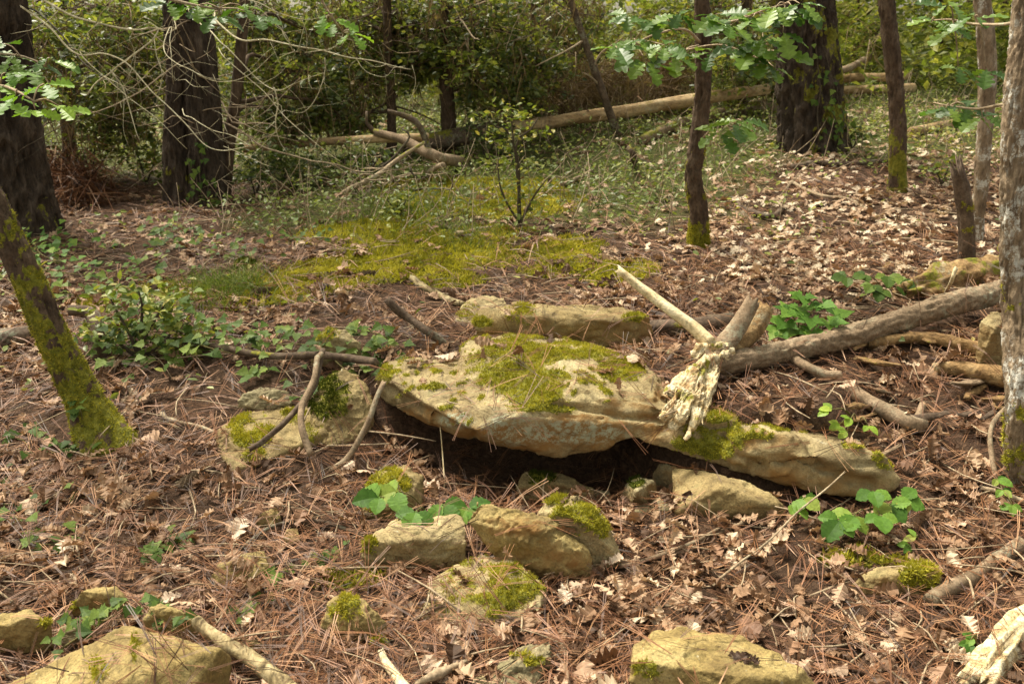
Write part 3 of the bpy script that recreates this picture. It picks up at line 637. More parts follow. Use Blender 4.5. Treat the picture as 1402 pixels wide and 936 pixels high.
def trunk(parent, base, pts, rpx, mat, nu=28, amp=.08, fu=4, fl=5, step=.04, seed=1, ridge=True, flare=1.35, moss=None, mossside=None, name='trunk', Y=None, flen=.25, lich=0., jag=(0, 0)):
    """pts: pixels above the base, at the base's depth (or with their own depth); rpx radii in pixels"""
    b = G(*base) if len(base) == 2 else P(*base); Y = b[1]
    p = [b - (0, 0, .12)] + [P(q[0], q[1], q[2] if len(q) > 2 else Y) for q in pts]
    if np.isscalar(rpx): rpx = [rpx]*len(p)
    r = np.array([rp(a, Y) for a in rpx]); r = np.concatenate([r, np.full(len(p)-len(r), r[-1]*.75)]) if len(r) < len(p) else r
    V, Fs, ax = tube(p, r, nu, step, 0, seed=seed, jag=jag)
    s = ax['s']; n = ax['n']
    q = np.stack([n[:, 0]*fu, n[:, 1]*fu, s*fl], 1); q[:, :2] += 9
    if ridge:
        wv = np.stack([n[:, 0]*1.2, n[:, 1]*1.2, s*2.2], 1)
        d = 1-2.8*np.abs(fbm(q+.7*np.stack([fbm(wv, 2, seed+k) for k in (1, 2, 3)], 1), 3, seed)); d = np.clip(d, -.7, 1) + .3*fbm(q*3, 2, seed+4)
    else: d = fbm(q, 4, seed)
    rr = r.max()
    lob = 1 + .25*np.sin(np.arctan2(n[:, 1], n[:, 0])*4+seed)
    fl_ = (flare-1)*np.exp(-s/flen)*lob*r[0]
    V = V + n*(d*amp*rr + fl_ + .12*rr*fbm(np.stack([n[:, 0]*1.2, n[:, 1]*1.2, s*1.4], 1), 2, seed+8))[:, None]
    at = {}
    if moss:
        side = 1 if mossside is None else sst(-.5, .8, n @ np.array(mossside))
        hgt = np.exp(-np.maximum(0, V[:, 2]-b[2]-moss[1]*.6)/max(.05, moss[1]*.8))
        at['moss'] = np.clip(moss[0]*hgt*side + (1.2*fbm(V*min(16, 1.6/rr), 4, seed+20) + .5*fbm(V*60, 2, seed+21) - .12)*(hgt > .06), 0, 1)*.9
    if lich: at['lich'] = np.clip((fbm(V*np.array([19, 19, 12]), 4, seed+22)-.05)*9, 0, 1)*lich
    SOLID.append((V, np.vstack([tri(Fs[0]), Fs[1]]), 2))
    o = add(name, V, Fs, M[mat], parent, True, at)
    if moss and b[1] < 6: fuzz(o, V, Fs[0], at['moss'], 9000, .012, M['mossm'])
    return o, V, Fs, at
def foliage(parent, clumps, n, size, mat, tmpl=OVAL, name='crown', droop=.25, spr=14, flat=.35):
    """leaves in sprays, sprays in clumps: clumps = (centre, (rx, ry, rz), weight)"""
    w = np.array([c[2] for c in clumps]); cnt = rng.multinomial(n, w/w.sum()); Ps = []; Ns = []
    for (c, r, _), k in zip(clumps, cnt):
        if k == 0: continue
        ns = max(2, int(k/spr)); u = rng.normal(0, 1, (ns, 3)); u /= np.linalg.norm(u, axis=1)[:, None]
        sc = np.array(c) + u*np.array(r)*(rng.uniform(.15, 1, ns)**.6)[:, None]
        ax = u*.7 + rng.normal(0, .5, (ns, 3)); ax[:, 2] = ax[:, 2]*.4 - droop; ax /= np.linalg.norm(ax, axis=1)[:, None]
        ln = rng.uniform(.5, 1.4, ns)*np.mean(r)*.55
        i = rng.integers(0, ns, k); t = rng.random(k)
        Ps.append(sc[i] + ax[i]*(t*ln[i])[:, None] + rng.normal(0, size*.7, (k, 3))*(1, 1, .6))
        nn = rng.normal(0, .55, (k, 3)) + (0, 0, .8) - ax[i]*.2; Ns.append(nn)
    Ps = np.vstack(Ps); Ns = np.vstack(Ns); N = len(Ps)
    V, T, a = scatter(tmpl, Ps, Ns, rng.uniform(0, 6.28, N), size*rng.uniform(.6, 1.35, N))
    return add(name, V, T, M[mat], parent, False, dict(rnd=a))
def hang(parent, clumps, n, length, mat='dry_spray', name='hanging_needles', loose=.45):
    """dead needles and lichen hanging in strings from the boughs"""
    w = np.array([c[2] for c in clumps]); cnt = rng.multinomial(n, w/w.sum()); Ps = []
    for (c, r, _), k in zip(clumps, cnt):
        ns = max(1, k//14); s = np.array(c) + rng.normal(0, .5, (ns, 3))*np.array(r); i = rng.integers(0, ns, k)
        Ps.append(s[i] + rng.normal(0, .05, (k, 3))*(1, 1, 2.2))
    Ps = np.vstack(Ps); N = len(Ps); d = rng.normal(0, loose, (N, 3)); d[:, 2] -= 1
    l = length*rng.uniform(.4, 1.3, N)[:, None]; sd = np.cross(d, rng.normal(0, 1, (N, 3))); sd /= np.linalg.norm(sd, axis=1)[:, None]
    wd = .0045
    V = np.stack([Ps-sd*wd, Ps+sd*wd, Ps+d*l+sd*wd*.4], 1).reshape(-1, 3)
    return add(name, V, np.arange(3*N).reshape(-1, 3), M[mat], parent, False, dict(rnd=np.repeat(rng.random(N), 3)))
def limbs(parent, frm, clumps, r0, mat='oak_bark', name='limb', sub=3):
    """one limb from the trunk to every clump, with side twigs; each limb a mesh of its own"""
    for c, r, _ in clumps:
        c = np.array(c); a = frm[np.argmin([np.linalg.norm((f-c)*(1, 1, 1.6)) for f in frm])]
        m = (a+c)/2 + rng.normal(0, .08, 3)*np.linalg.norm(c-a); m[2] += .12*np.linalg.norm(c-a)
        e = c + (c-a)/np.linalg.norm(c-a)*np.mean(r)*.6
        ps = [tube([a, m, c, e], [r0, r0*.75, r0*.5, r0*.15], 6, .12, r0*.1, seed=R.randrange(999), bend=.05)[:2]]
        for k in range(sub*3):
            t = rng.random(); s = m + (c-m)*t if k % 3 == 0 else c + (e-c)*rng.random()*.6
            q = s + rng.normal(0, .75, 3)*np.array(r); q[2] -= .1*r[2]
            ps.append(tube([s, (s+q)/2 + rng.normal(0, .06, 3), q], [r0*.3, r0*.2, r0*.06], 4, .15, seed=R.randrange(999), bend=.04)[:2])
        V, Fs = joinm(ps); add(name, V, Fs, M[mat], parent)
def cl(px, py, Y, rx, ry, rz=None, w=1):
    m = mpp(Y); return (P(px, py, Y), (rx*m, (rz or rx)*m, ry*m), w)
def spine(o_pts, Y): return [P(q[0], q[1], q[2] if len(q) > 2 else Y) for q in o_pts]
def high(base, n, r, z0, z1, w=1.):
    return [((base[0]+rng.uniform(-r, r), base[1]+rng.uniform(-r*.3, r), rng.uniform(z0, z1)), (.9, .9, .6), w) for _ in range(n)]

def tree(name, label, base, pts, rpx, mat, clumps=(), n=0, leaf=.05, lmat='holly', shade_canopy=0, hangn=0, group=None, tm=OVAL, r0=.02, hl=.14, hclumps=None, cat='tree', czone=(3.0, 6.5), **k):
    b = G(*base) if len(base) == 2 else P(*base)
    t = thing(name, label=label, cat=cat, loc=b, group=group)
    trunk(t, base, pts, rpx, mat, **k)
    sp = spine(pts, b[1]); sp = [sp[i]+(sp[i+1]-sp[i])*f for i in range(len(sp)-1) for f in (0, .33, .66)] + [sp[-1]]
    if clumps:
        limbs(t, sp, clumps, r0); foliage(t, clumps, n, leaf, lmat, tm)
    if hangn: hang(t, hclumps or clumps, hangn, hl)
    if shade_canopy:  # leaf clumps out of view overhead, added for the shade they cast
        h = high(sp[-1], 7, 1.7, czone[0], czone[1]); limbs(t, sp, h, r0*1.3, sub=1)
        foliage(t, h, shade_canopy, .13, lmat, DIA, 'unseen_shade_crown')
    return t, b

# three big pines
pine_l, bl = tree('pine_tree', 'dark twin stemmed pine trunk with ivy at its foot, middle of the left half', (248, 276), [(247, 200), (250, 100), (244, -20), (240, -260), (240, -700)], [20, 19, 18, 17, 16, 12], 'pine_bark', shade_canopy=220, seed=3,
     nu=96, amp=.19, fu=4.5, fl=6, step=.028, flare=1.3, moss=(.55, .15), r0=.03)
trunk(pine_l, (285, 280), [(283, 200), (276, 100), (265, -20), (255, -260)], [20, 18, 18, 17, 15, 12], 'pine_bark', 96, .19, 4.5, 6, .028, 5, name='second_trunk')
pine_f, bf = tree('pine_tree', 'massive dark pine trunk cut off by the left edge', (18, 318), [(10, 240), (0, 150), (-16, 0), (-50, -300), (-80, -800)], [48, 44, 40, 36, 32, 24], 'pine_bark', shade_canopy=220, seed=9,
     nu=130, amp=.16, fu=6, fl=5, step=.028, flare=1.35, r0=.03, moss=(.35, .1))
pine_r, br = tree('pine_tree', 'thick ivy clad pine trunk standing at the edge of the litter bank', (1113, 204), [(1110, 150), (1104, 70), (1096, -30), (1088, -300), (1080, -800)], [38, 37, 35, 33, 31, 26], 'pine_bark', shade_canopy=220, seed=14,
     nu=130, amp=.17, fu=6, fl=5, step=.028, flare=1.25, moss=(.5, 1.4), mossside=(.9, -.35, 0), r0=.03)
def trunk_ivy(t, base, pxs, n, Y, size=.05):
    """ivy climbing a trunk: a few stems, each leaf an object"""
    for x0, y0, x1, y1 in pxs:
        p = [P(x0+(x1-x0)*k/5+R.uniform(-3, 3), y0+(y1-y0)*k/5, Y-.05*0) for k in range(6)]
        V, Fs, _ = tube(p, [.008, .003], 5, .08, bend=.03, seed=R.randrange(999)) if False else tube(p, np.linspace(.008, .003, 6), 5, .08, bend=.03, seed=R.randrange(999))
        s = add('ivy_stem', V, Fs, M['dark_twig'], t)
        for k in range(n):
            f = R.random(); a = P(x0+(x1-x0)*f+R.gauss(0, 7), y0+(y1-y0)*f+R.gauss(0, 4), Y-R.uniform(.0, .06))
            inst(lm('ivy', 'ivyleaf', R.randrange(6)), 'ivy_leaf', s, a, (R.gauss(0, .5), -1, R.gauss(.5, .3)), (R.gauss(0, .6), -.2, -.7), size*R.uniform(.6, 1.2))
trunk_ivy(pine_r, 0, [(1148, 200, 1128, 60), (1155, 195, 1150, 120), (1120, 198, 1118, 20)], 16, br[1]-.30)
trunk_ivy(pine_l, 0, [(268, 275, 262, 205), (280, 278, 272, 190), (295, 280, 292, 240)], 15, bl[1]-.22)

# slim trees
leanb = (150, 596)
lean, be = tree('mossy_tree', 'leaning young trunk with thick golden moss on its lower half, at the left edge', leanb,
     [(112, 540, 3.50), (72, 460, 3.52), (38, 380, 3.55), (4, 306, 3.58), (-40, 215, 3.62), (-95, 60, 3.68), (-150, -150, 3.75), (-170, -420, 3.8)], [27, 22, 19.5, 18.5, 18, 18, 18, 17, 14], 'oak_bark', seed=21, nu=52, amp=.14, fu=3.4, fl=12, step=.013, flare=2.2, flen=.15, moss=(1.1, .55))
sapl, bs = tree('oak_sapling', 'slim oak sapling with one leafy sprig low on its curved stem', (958, 336), [(957, 290), (949, 240), (957, 190), (962, 130), (963, 60), (961, -20), (962, -200), (960, -500)], [12, 11, 10.5, 10, 9, 8.5, 8, 7, 5], 'oak_bark', seed=23, nu=40, amp=.20, fu=4, fl=16, step=.02, flare=1.7, flen=.1, moss=(.95, .22))
thin, bt = tree('slim_tree', 'slender dark trunk between the thick pine and the pale dead stem', (1231, 262), [(1229, 210), (1228, 140), (1222, 80), (1214, 0), (1206, -150), (1200, -500)], [10, 9.5, 9, 9, 8.5, 8, 6], 'oak_bark', seed=27, nu=36, amp=.20, fu=4, fl=13, step=.025, flare=1.7, flen=.12, moss=(.95, .3), shade_canopy=150, r0=.015)
edge, bb = tree('lichened_oak', 'rough oak trunk with white lichen patches cut off by the right edge', (1402, 655), [(1398, 560), (1393, 420, 3.1), (1392, 280, 3.12), (1397, 140, 3.15), (1408, 20, 3.2), (1420, -200, 3.25), (1430, -500, 3.3)], [20, 19, 19, 19, 19, 18, 18, 16, 12], 'pale_bark', seed=31, nu=72, amp=.20, fu=5, fl=17, step=.009, flare=1.2, flen=.1, lich=.95, moss=(.5, .25))
# the dead stem and the stump beside it
dead, bd = tree('dead_tree', 'pale barkless dead stem with grey lichen bands near the right edge', (1340, 330), [(1340, 285), (1345, 230), (1350, 150), (1352, 90), (1349, 40), (1343, -20), (1338, -150), (1330, -380)], [7, 8, 8.5, 9, 10, 10, 9, 8, 5], 'pale_bark', seed=33, nu=30, amp=.16, fu=3, fl=7, step=.02, flare=1.1, lich=.9)
tree('jagged_snag', 'short grey snag with a jagged broken top beside the pale dead stem', (1326, 358), [(1324, 310), (1318, 262), (1313, 240)], [9, 8, 8, 6], 'dark_wood', seed=35, jag=(0, .12), nu=28, amp=.3, fu=3.5, fl=4, step=.02, flare=1.2, moss=(.4, .2), cat='stump')
# leaning pole
pole = thing('leaning_pole', G(846, 180), 'thin dead stem leaning left across the barkless fallen log', 'dead tree')
wood('stem', None, [P(846, 182, 8.6), P(830, 140, 8.55), P(812, 90, 8.5), P(798, 50, 8.5), P(783, 5, 8.5), P(770, -40, 8.5), P(720, -200, 8.5)] and [(846, 185, 8.7), (830, 140, 8.62), (812, 90, 8.56), (798, 50, 8.5), (783, 5, 8.45), (770, -40, 8.4), (720, -200, 8.3)], [.036, .034, .032, .030, .028, .026, .022], 'dark_wood', parent=pole, nu=12, amp=.2, step=.04)
for a in ([(812, 92, 8.55), (824, 72, 8.5), (842, 60, 8.45), (852, 52, 8.4)], [(822, 118, 8.6), (808, 105, 8.5), (798, 100, 8.45)], [(800, 55, 8.5), (775, 70, 8.4), (735, 90, 8.3)]):
    wood('side_twig', None, a, [.012, .004], 'twig', parent=pole, nu=5, step=.05)

# evergreen trees behind, each with its own trunk, limbs and crown
E = 'evergreens standing in the shade behind the clearing'
def ever(label, base, pts, rpx, cls, n, shade_canopy=0, hangn=1500, lmat='holly', leaf=.058, **k):
    t, b = tree('evergreen_tree', label, base, pts, rpx, 'oak_bark', [cl(*c) for c in cls], int(n*.48), leaf, lmat, shade_canopy, int(hangn*1.7), E, seed=R.randrange(999), nu=16, amp=.12, step=.06, flare=1.25, **k)
    foliage(t, [cl(*c) for c in cls], int(n*.22), leaf*1.05, 'olive', OVAL, 'sunlit_colour_leaves')  # lighter olive leaves: sunlight on the crown put into the colour
    ps = []
    for i in range(26):                 # bare lower boughs and twigs
        z = b + (rng.normal(0, .08), rng.normal(0, .08), rng.uniform(.3, 2.0)); a = rng.uniform(0, 6.28); l = rng.uniform(.4, 1.3)
        e = z + np.array([math.cos(a)*l, math.sin(a)*l, rng.uniform(-.5, .45)*l]); m = (z+e)/2 + rng.normal(0, .08, 3); r_ = rng.uniform(.004, .011)
        ps.append(tube([z, m, e], [r_, r_*.7, r_*.25], 4, .12, seed=i, bend=.05)[:2])
        for _ in range(3):
            s = z+(e-z)*rng.uniform(.3, 1); q = s + rng.normal(0, .25, 3); ps.append(tube([s, (s+q)/2+rng.normal(0, .04, 3), q], [r_*.4, r_*.3, r_*.15], 4, .15, seed=i, bend=.03)[:2])
    V, Fs = joinm(ps); add('bare_boughs', V, Fs, M[R.choice(['dark_twig', 'twig', 'dark_wood'])], t)
    return t, b
ever('small evergreen with a thin trunk between the two dark pines', (96, 228), [(92, 170), (88, 100), (84, 20), (80, -200)], [8, 7.5, 7, 6, 4],
     [(60, 60, 8.2, 60, 45), (150, 50, 8.0, 60, 45), (110, 120, 7.7, 60, 35), (190, 110, 8.4, 45, 40), (160, 165, 8.2, 40, 25), (30, 120, 8.3, 40, 40), (200, 40, 8.6, 50, 50), (110, 10, 8.4, 90, 40)], 8500)
ever('evergreen with a thin leaning stem touching the right side of the twin pine', (303, 276), [(312, 210), (322, 140), (330, 60), (336, -30), (340, -300)], [8, 7.5, 7, 6.5, 6, 4],
     [(360, 40, 8.4, 55, 45), (410, 100, 8.2, 50, 38), (340, 110, 8.8, 40, 40), (440, 40, 8.6, 50, 40), (390, 165, 8.0, 40, 24), (450, 150, 8.2, 40, 30), (330, 15, 8.5, 60, 40)], 8000)
ever('bushy evergreen with a slim dark trunk above the pile of dead branches', (536, 214), [(536, 150), (534, 90), (530, 20), (528, -200)], [6, 5.5, 5, 5, 3.5],
     [(480, 40, 9.2, 50, 45), (545, 60, 9.0, 45, 40), (500, 110, 8.8, 50, 30), (575, 25, 9.2, 45, 45), (470, 160, 8.8, 35, 25), (520, 10, 9.0, 70, 40)], 7000)
ever('evergreen with a straight ivy hung trunk in front of the middle of the log', (614, 206), [(614, 160), (611, 110), (608, 60), (606, -10), (604, -250)], [9, 8.5, 8, 7.5, 7, 5],
     [(570, 85, 8.8, 40, 28), (650, 90, 8.5, 55, 32), (620, 35, 8.7, 60, 40), (690, 45, 8.8, 55, 40), (680, 125, 8.6, 45, 24), (555, 40, 9.0, 40, 40), (730, 85, 9.0, 40, 35), (650, 5, 8.8, 90, 35)], 9500)
ever('dense evergreen shrub crown above the left end of the barkless log', (722, 186), [(722, 140), (726, 80), (730, 10), (734, -200)], [4, 3.5, 3, 3, 2],
     [(740, 120, 9.4, 35, 30), (770, 60, 9.8, 50, 40), (725, 45, 9.6, 40, 40), (790, 20, 10, 50, 35), (710, 140, 9.2, 28, 25)], 3000, shade_canopy=500)
ever('evergreen in the gap behind the oak sapling', (1018, 150), [(1020, 90), (1022, 20), (1022, -200)], [7, 6.5, 6, 4],
     [(990, 40, 10, 50, 40), (1040, 60, 9.8, 40, 40), (1010, 95, 9.6, 45, 22), (950, 20, 10.5, 45, 40), (1050, 110, 10, 25, 20)], 3600, shade_canopy=900, hangn=500)
ever('evergreen with dark leaves left of the slender trunk', (1172, 84), [(1172, 40), (1174, -30), (1174, -200)], [4, 4, 3, 2],
     [(1170, 20, 13, 30, 25), (1200, 45, 12, 25, 20), (1150, 45, 13.5, 22, 20)], 2200, shade_canopy=500, hangn=100, lmat='olive')

# far wood: light undergrowth and thin stems beyond the clearing
far = []
for k in range(250):
    y = rng.uniform(11.5, 25); x = rng.uniform(-.95, .95)*y*.85
    far.append(((x, y, gz(x, y)[0] + rng.uniform(.1, 4.2)), (1.1, .9, .8), 1))
for k in range(150):
    y = rng.uniform(10.8, 17); x = rng.uniform(-.8, .8)*y*.8
    far.append(((x, y, gz(x, y)[0] + rng.uniform(.1, 1.0)), (.9, .7, .55), 1.1))
for k in range(120):
    a = rng.uniform(-2.6, 2.6); r_ = rng.uniform(16, 30); x, y = r_*math.sin(a)*1.2, r_*math.cos(a)
    if y < 9 or abs(x) > y*.8: far.append(((x, y, rng.uniform(.5, 5)), (1.6, 1.6, 1.3), .8))
w = foliage(None, far, 105000, .115, 'olive', DIA, 'far_woodland', .1, 18)
tag(w, 'light olive woodland beyond the clearing', None, None, 'stuff')
tag(hang(None, [c for c in far[:330] if c[0][1] < 18], 9000, .26, 'dry_spray', 'dry_undergrowth', 1.3), 'tan dry undergrowth among the far trees', None, None, 'stuff')
for k, (px, p0, r_, Y, lean_, lab) in enumerate([(1140, 92, 9, 11, -8, 'reddish trunk half hidden behind the thick pine'), (1302, 92, 8, 12, -14, 'far reddish trunk leaning left beyond the pale dead stem'), (1376, 80, 16, 11, -4, 'far broad brown trunk at the upper right corner'),
                                             (1080, 100, 6, 11, 3, 'far thin trunk against the left side of the thick pine'), (985, 112, 5, 12, 4, 'far thin trunk just right of the oak sapling'), (176, 205, 7, 11, 6, 'far slim trunk glimpsed left of the twin pine'), (1318, 70, 5, 13, 12, 'far thin stem crossing the leaning reddish trunk')]):
    t = thing('far_tree', G(px, p0), lab, 'tree', 'slim trunks far back in the wood'); b = WL[t.name]; Y = b[1]
    trunk(t, (px, p0), [(px+lean_*.5, 40), (px+lean_, -20), (px+lean_*2, -250)], [r_, r_*.9, r_*.85, r_*.7], 'pine_bark', 18, .12, 3, 4, .1, 60+k)
    h = high(P(px+lean_*2, -200, Y), 4, 1.3, 3.2, 6); foliage(t, h, 260, .13, 'olive', DIA)

# dead limbs of the pines, bare and pale
def deadlimb(t, segs, mat='pale_twig'):
    for s in segs:
        pts, r = s; r = [a*.55 for a in r]; wood('dead_branch', None, pts, r, mat, parent=t, nu=6, amp=.25, step=.035, bend=.028)
        for k in range(len(pts)):       # short side spurs
            i = R.randrange(len(pts)-1); f = R.random(); q = [pts[i][a]+(pts[i+1][a]-pts[i][a])*f for a in range(3)]
            e = (q[0]+R.gauss(0, 38), q[1]+R.gauss(14, 30), q[2]+R.gauss(0, .12)); m_ = ((q[0]+e[0])/2+R.gauss(0, 5), (q[1]+e[1])/2+R.gauss(0, 5), (q[2]+e[2])/2)
            wood('spur', None, [tuple(q), m_, e], [r[-1]*.8, r[-1]*.35], mat, parent=t, nu=4, step=.05, bend=.02)
deadlimb(pine_f, [([(-40, -60, 6.4), (20, -25, 6.1), (68, 3, 5.8), (100, 22, 5.7), (150, 33, 5.6), (205, 41, 5.5), (219, 45, 5.5), (208, 62, 5.45), (165, 87, 5.4), (150, 100, 5.4), (135, 112, 5.4), (126, 128, 5.35)], [.013, .007]),
    ([(155, 101, 5.4), (172, 140, 5.4), (182, 170, 5.35), (188, 193, 5.3)], [.008, .004]), ([(205, 40, 5.5), (203, 30, 5.5), (228, 38, 5.45), (240, 20, 5.4)], [.005, .003]),
    ([(30, 10, 6.0), (60, 35, 5.8), (100, 68, 5.6), (140, 78, 5.5), (185, 98, 5.4), (215, 130, 5.3), (245, 165, 5.2), (290, 200, 5.1), (345, 203, 5.0)], [.011, .004]),
    ([(110, 72, 5.6), (130, 95, 5.5), (170, 130, 5.4), (210, 160, 5.3), (252, 195, 5.3)], [.006, .003]), ([(183, 97, 5.4), (184, 75, 5.4), (181, 60, 5.4)], [.004, .002]), ([(215, 128, 5.3), (222, 105, 5.3), (224, 85, 5.3)], [.004, .002])], 'pale_twig')
deadlimb(pine_l, [([(255, 10, 7.3), (280, 10, 6.6), (320, 45, 5.9), (360, 58, 5.8), (410, 70, 5.7), (430, 73, 5.7), (470, 81, 5.6), (520, 87, 5.6), (562, 92, 5.6)], [.013, .004]),
    ([(240, 20, 7.2), (235, 40, 6.4), (228, 62, 6.0), (240, 90, 5.8), (270, 101, 5.7), (305, 106, 5.7), (340, 100, 5.6), (370, 74, 5.6)], [.007, .003]),
    ([(250, 5, 7.3), (285, 40, 6.2), (310, 70, 6.0), (345, 105, 5.9), (375, 122, 5.8), (400, 115, 5.7), (440, 100, 5.7)], [.009, .003]), ([(376, 122, 5.8), (374, 165, 5.8), (380, 195, 5.8), (392, 212, 5.8)], [.008, .004]),
    ([(300, 68, 6), (335, 110, 5.9), (380, 145, 5.8), (410, 172, 5.7), (470, 220, 5.6)], [.006, .003]), ([(445, 82, 5.6), (446, 100, 5.6), (438, 128, 5.6), (420, 148, 5.6), (385, 152, 5.6)], [.005, .002]),
    ([(420, 72, 5.7), (455, 66, 5.6), (468, 48, 5.5), (480, 40, 5.5)], [.005, .002]), ([(330, 45, 5.9), (345, 22, 5.8), (362, 0, 5.7), (375, -30, 5.8)], [.006, .003]), ([(340, 0, 5.8), (380, 15, 5.7), (420, 25, 5.7), (452, 16, 5.6)], [.006, .003]),
    ([(400, 68, 5.7), (385, 40, 5.7), (350, 8, 5.7), (330, -30, 5.8)], [.005, .003]), ([(420, 70, 5.7), (421, 45, 5.7), (415, 28, 5.7)], [.004, .002]), ([(565, 92, 5.6), (566, 115, 5.6), (564, 150, 5.6)], [.003, .002]),
    ([(235, 40, 6.4), (238, 75, 6.2), (239, 108, 6.2)], [.005, .003]), ([(245, 110, 6.6), (265, 118, 6.4), (285, 119, 6.3)], [.004, .002]), ([(250, 150, 6.6), (270, 172, 6.3), (310, 180, 6.1), (345, 200, 6.0)], [.006, .003]),
    ([(490, 84, 5.6), (500, 98, 5.6), (530, 105, 5.6), (545, 92, 5.6)], [.004, .002])], 'pale_twig')
deadlimb(pine_f, [([(-20, 20, 7.2), (40, 15, 6.6), (75, 40, 6.4), (105, 75, 6.3), (125, 95, 6.2), (145, 110, 6.2), (170, 125, 6.1)], [.014, .004]), ([(60, 30, 6.5), (20, 62, 6.3), (-10, 75, 6.2)], [.01, .004]), ([(10, 235, 6.4), (60, 190, 6.0), (120, 165, 5.9)], [.006, .003])], 'dark_twig')

# oak leaves on their branches
def spray(t, path, r, clusters, mat='oakleaf', bm='twig', size=.13):
    b = wood('leafy_branch', None, path, r, bm, parent=t, nu=6, step=.05, bend=.01)
    pp = np.array([pt(q) for q in path])
    for px, py, Y, n in clusters:
        c = P(px, py, Y); a = pp[np.argmin(((pp-c)**2).sum(1))]
        V, Fs, _ = tube([a, (a+c)/2 + (0, 0, .015), c], [.0035, .003, .002], 4, .05); add('twig', V, Fs, M[bm], b)
        d0 = c-a; d0[2] = 0
        az0 = math.atan2(d0[1], d0[0]) if np.linalg.norm(d0) > .02 else R.uniform(0, 6.28)
        for k in range(n):
            az = az0 + (k-(n-1)/2)/n*5.2 + R.uniform(-.3, .3)
            h = np.array([math.cos(az), math.sin(az), R.uniform(-.75, .15)]); nn = np.array([h[0]*.25+R.gauss(0, .25), h[1]*.25-.35+R.gauss(0, .25), 1])
            inst(lm('oak', mat, R.randrange(6)), 'oak_leaf', b, c + h*.015, nn, h, 1.02*size*R.uniform(.65, 1.15))
spray(sapl, [(962, 60, bs[1]), (935, 40, bs[1]-.25), (900, 45, bs[1]-.4), (865, 60, bs[1]-.5), (838, 68, bs[1]-.5)], [.008, .003], [(845, 66, 4.6, 6), (870, 55, 4.7, 6), (895, 30, 4.8, 6), (910, 62, 4.6, 6), (860, 20, 4.9, 5), (930, 20, 4.8, 6), (885, 85, 4.6, 4), (925, 75, 4.7, 5)])
spray(sapl, [(962, 45, bs[1]), (985, 35, bs[1]-.3), (1010, 30, bs[1]-.45), (1040, 18, bs[1]-.55), (1075, 5, bs[1]-.6)], [.008, .003], [(1000, 35, 4.6, 6), (1030, 25, 4.5, 6), (1060, 12, 4.4, 6), (1085, 12, 4.4, 5), (1072, 45, 4.4, 5), (1045, 55, 4.5, 5), (980, 20, 4.7, 5), (1095, 5, 4.4, 4)])
spray(sapl, [(961, 62, bs[1]), (940, 68, bs[1]-.2), (990, 60, bs[1]-.4), (1030, 78, bs[1]-.5), (1045, 85, bs[1]-.5)], [.006, .003], [(1030, 70, 4.5, 5), (1070, 70, 4.4, 4), (1045, 82, 4.5, 5), (1060, 92, 4.5, 3), (975, 70, 4.7, 4), (1010, 62, 4.6, 4)])
spray(sapl, [(955, 196, bs[1]), (975, 172, bs[1]-.15), (990, 166, bs[1]-.25), (1005, 170, bs[1]-.3)], [.005, .002], [(1003, 168, 4.65, 6), (985, 182, 4.6, 4), (1015, 165, 4.7, 3)], size=.145)
spray(lean, [(-150, -150, 3.75), (-40, -120, 3.9), (80, -70, 4.1), (180, -20, 4.2), (240, 0, 4.2), (300, 12, 4.2)], [.02, .004], [(230, 5, 4.2, 4), (270, 8, 4.2, 5), (300, 22, 4.2, 5), (330, 8, 4.3, 4), (350, 22, 4.3, 4)], 'oakleaf', size=.095)
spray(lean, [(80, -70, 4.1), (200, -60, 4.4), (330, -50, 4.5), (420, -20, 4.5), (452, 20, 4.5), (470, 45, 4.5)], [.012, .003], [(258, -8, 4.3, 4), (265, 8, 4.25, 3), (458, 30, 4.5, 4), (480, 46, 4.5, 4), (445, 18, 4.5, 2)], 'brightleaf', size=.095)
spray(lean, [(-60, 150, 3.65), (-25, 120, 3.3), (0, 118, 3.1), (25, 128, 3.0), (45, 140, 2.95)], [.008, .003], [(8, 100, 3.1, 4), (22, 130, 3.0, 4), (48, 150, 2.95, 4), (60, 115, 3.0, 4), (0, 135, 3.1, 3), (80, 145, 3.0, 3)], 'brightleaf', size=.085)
spray(lean, [(-70, 120, 3.65), (-20, 80, 3.6), (30, 80, 3.6), (62, 92, 3.6)], [.007, .003], [(20, 78, 3.6, 5), (50, 90, 3.6, 5), (70, 80, 3.6, 4), (5, 60, 3.6, 4)], 'oakleaf', size=.1)
spray(edge, [(1405, 150, 3.3), (1380, 140, 3.6), (1340, 150, 3.8), (1300, 145, 3.95), (1285, 140, 4)], [.008, .003], [(1322, 145, 3.9, 5), (1295, 148, 3.9, 4), (1345, 160, 3.8, 4), (1328, 155, 3.9, 3)], 'oakleaf', size=.10)
spray(edge, [(1408, 20, 3.2), (1380, 30, 3.5), (1340, 32, 3.8), (1305, 28, 3.9), (1275, 30, 4)], [.008, .003], [(1280, 28, 4, 5), (1305, 38, 3.9, 5), (1335, 22, 3.8, 4), (1300, 8, 3.9, 4), (1350, 95, 3.8, 3), (1312, 92, 3.9, 4)], 'oakleaf', size=.10)

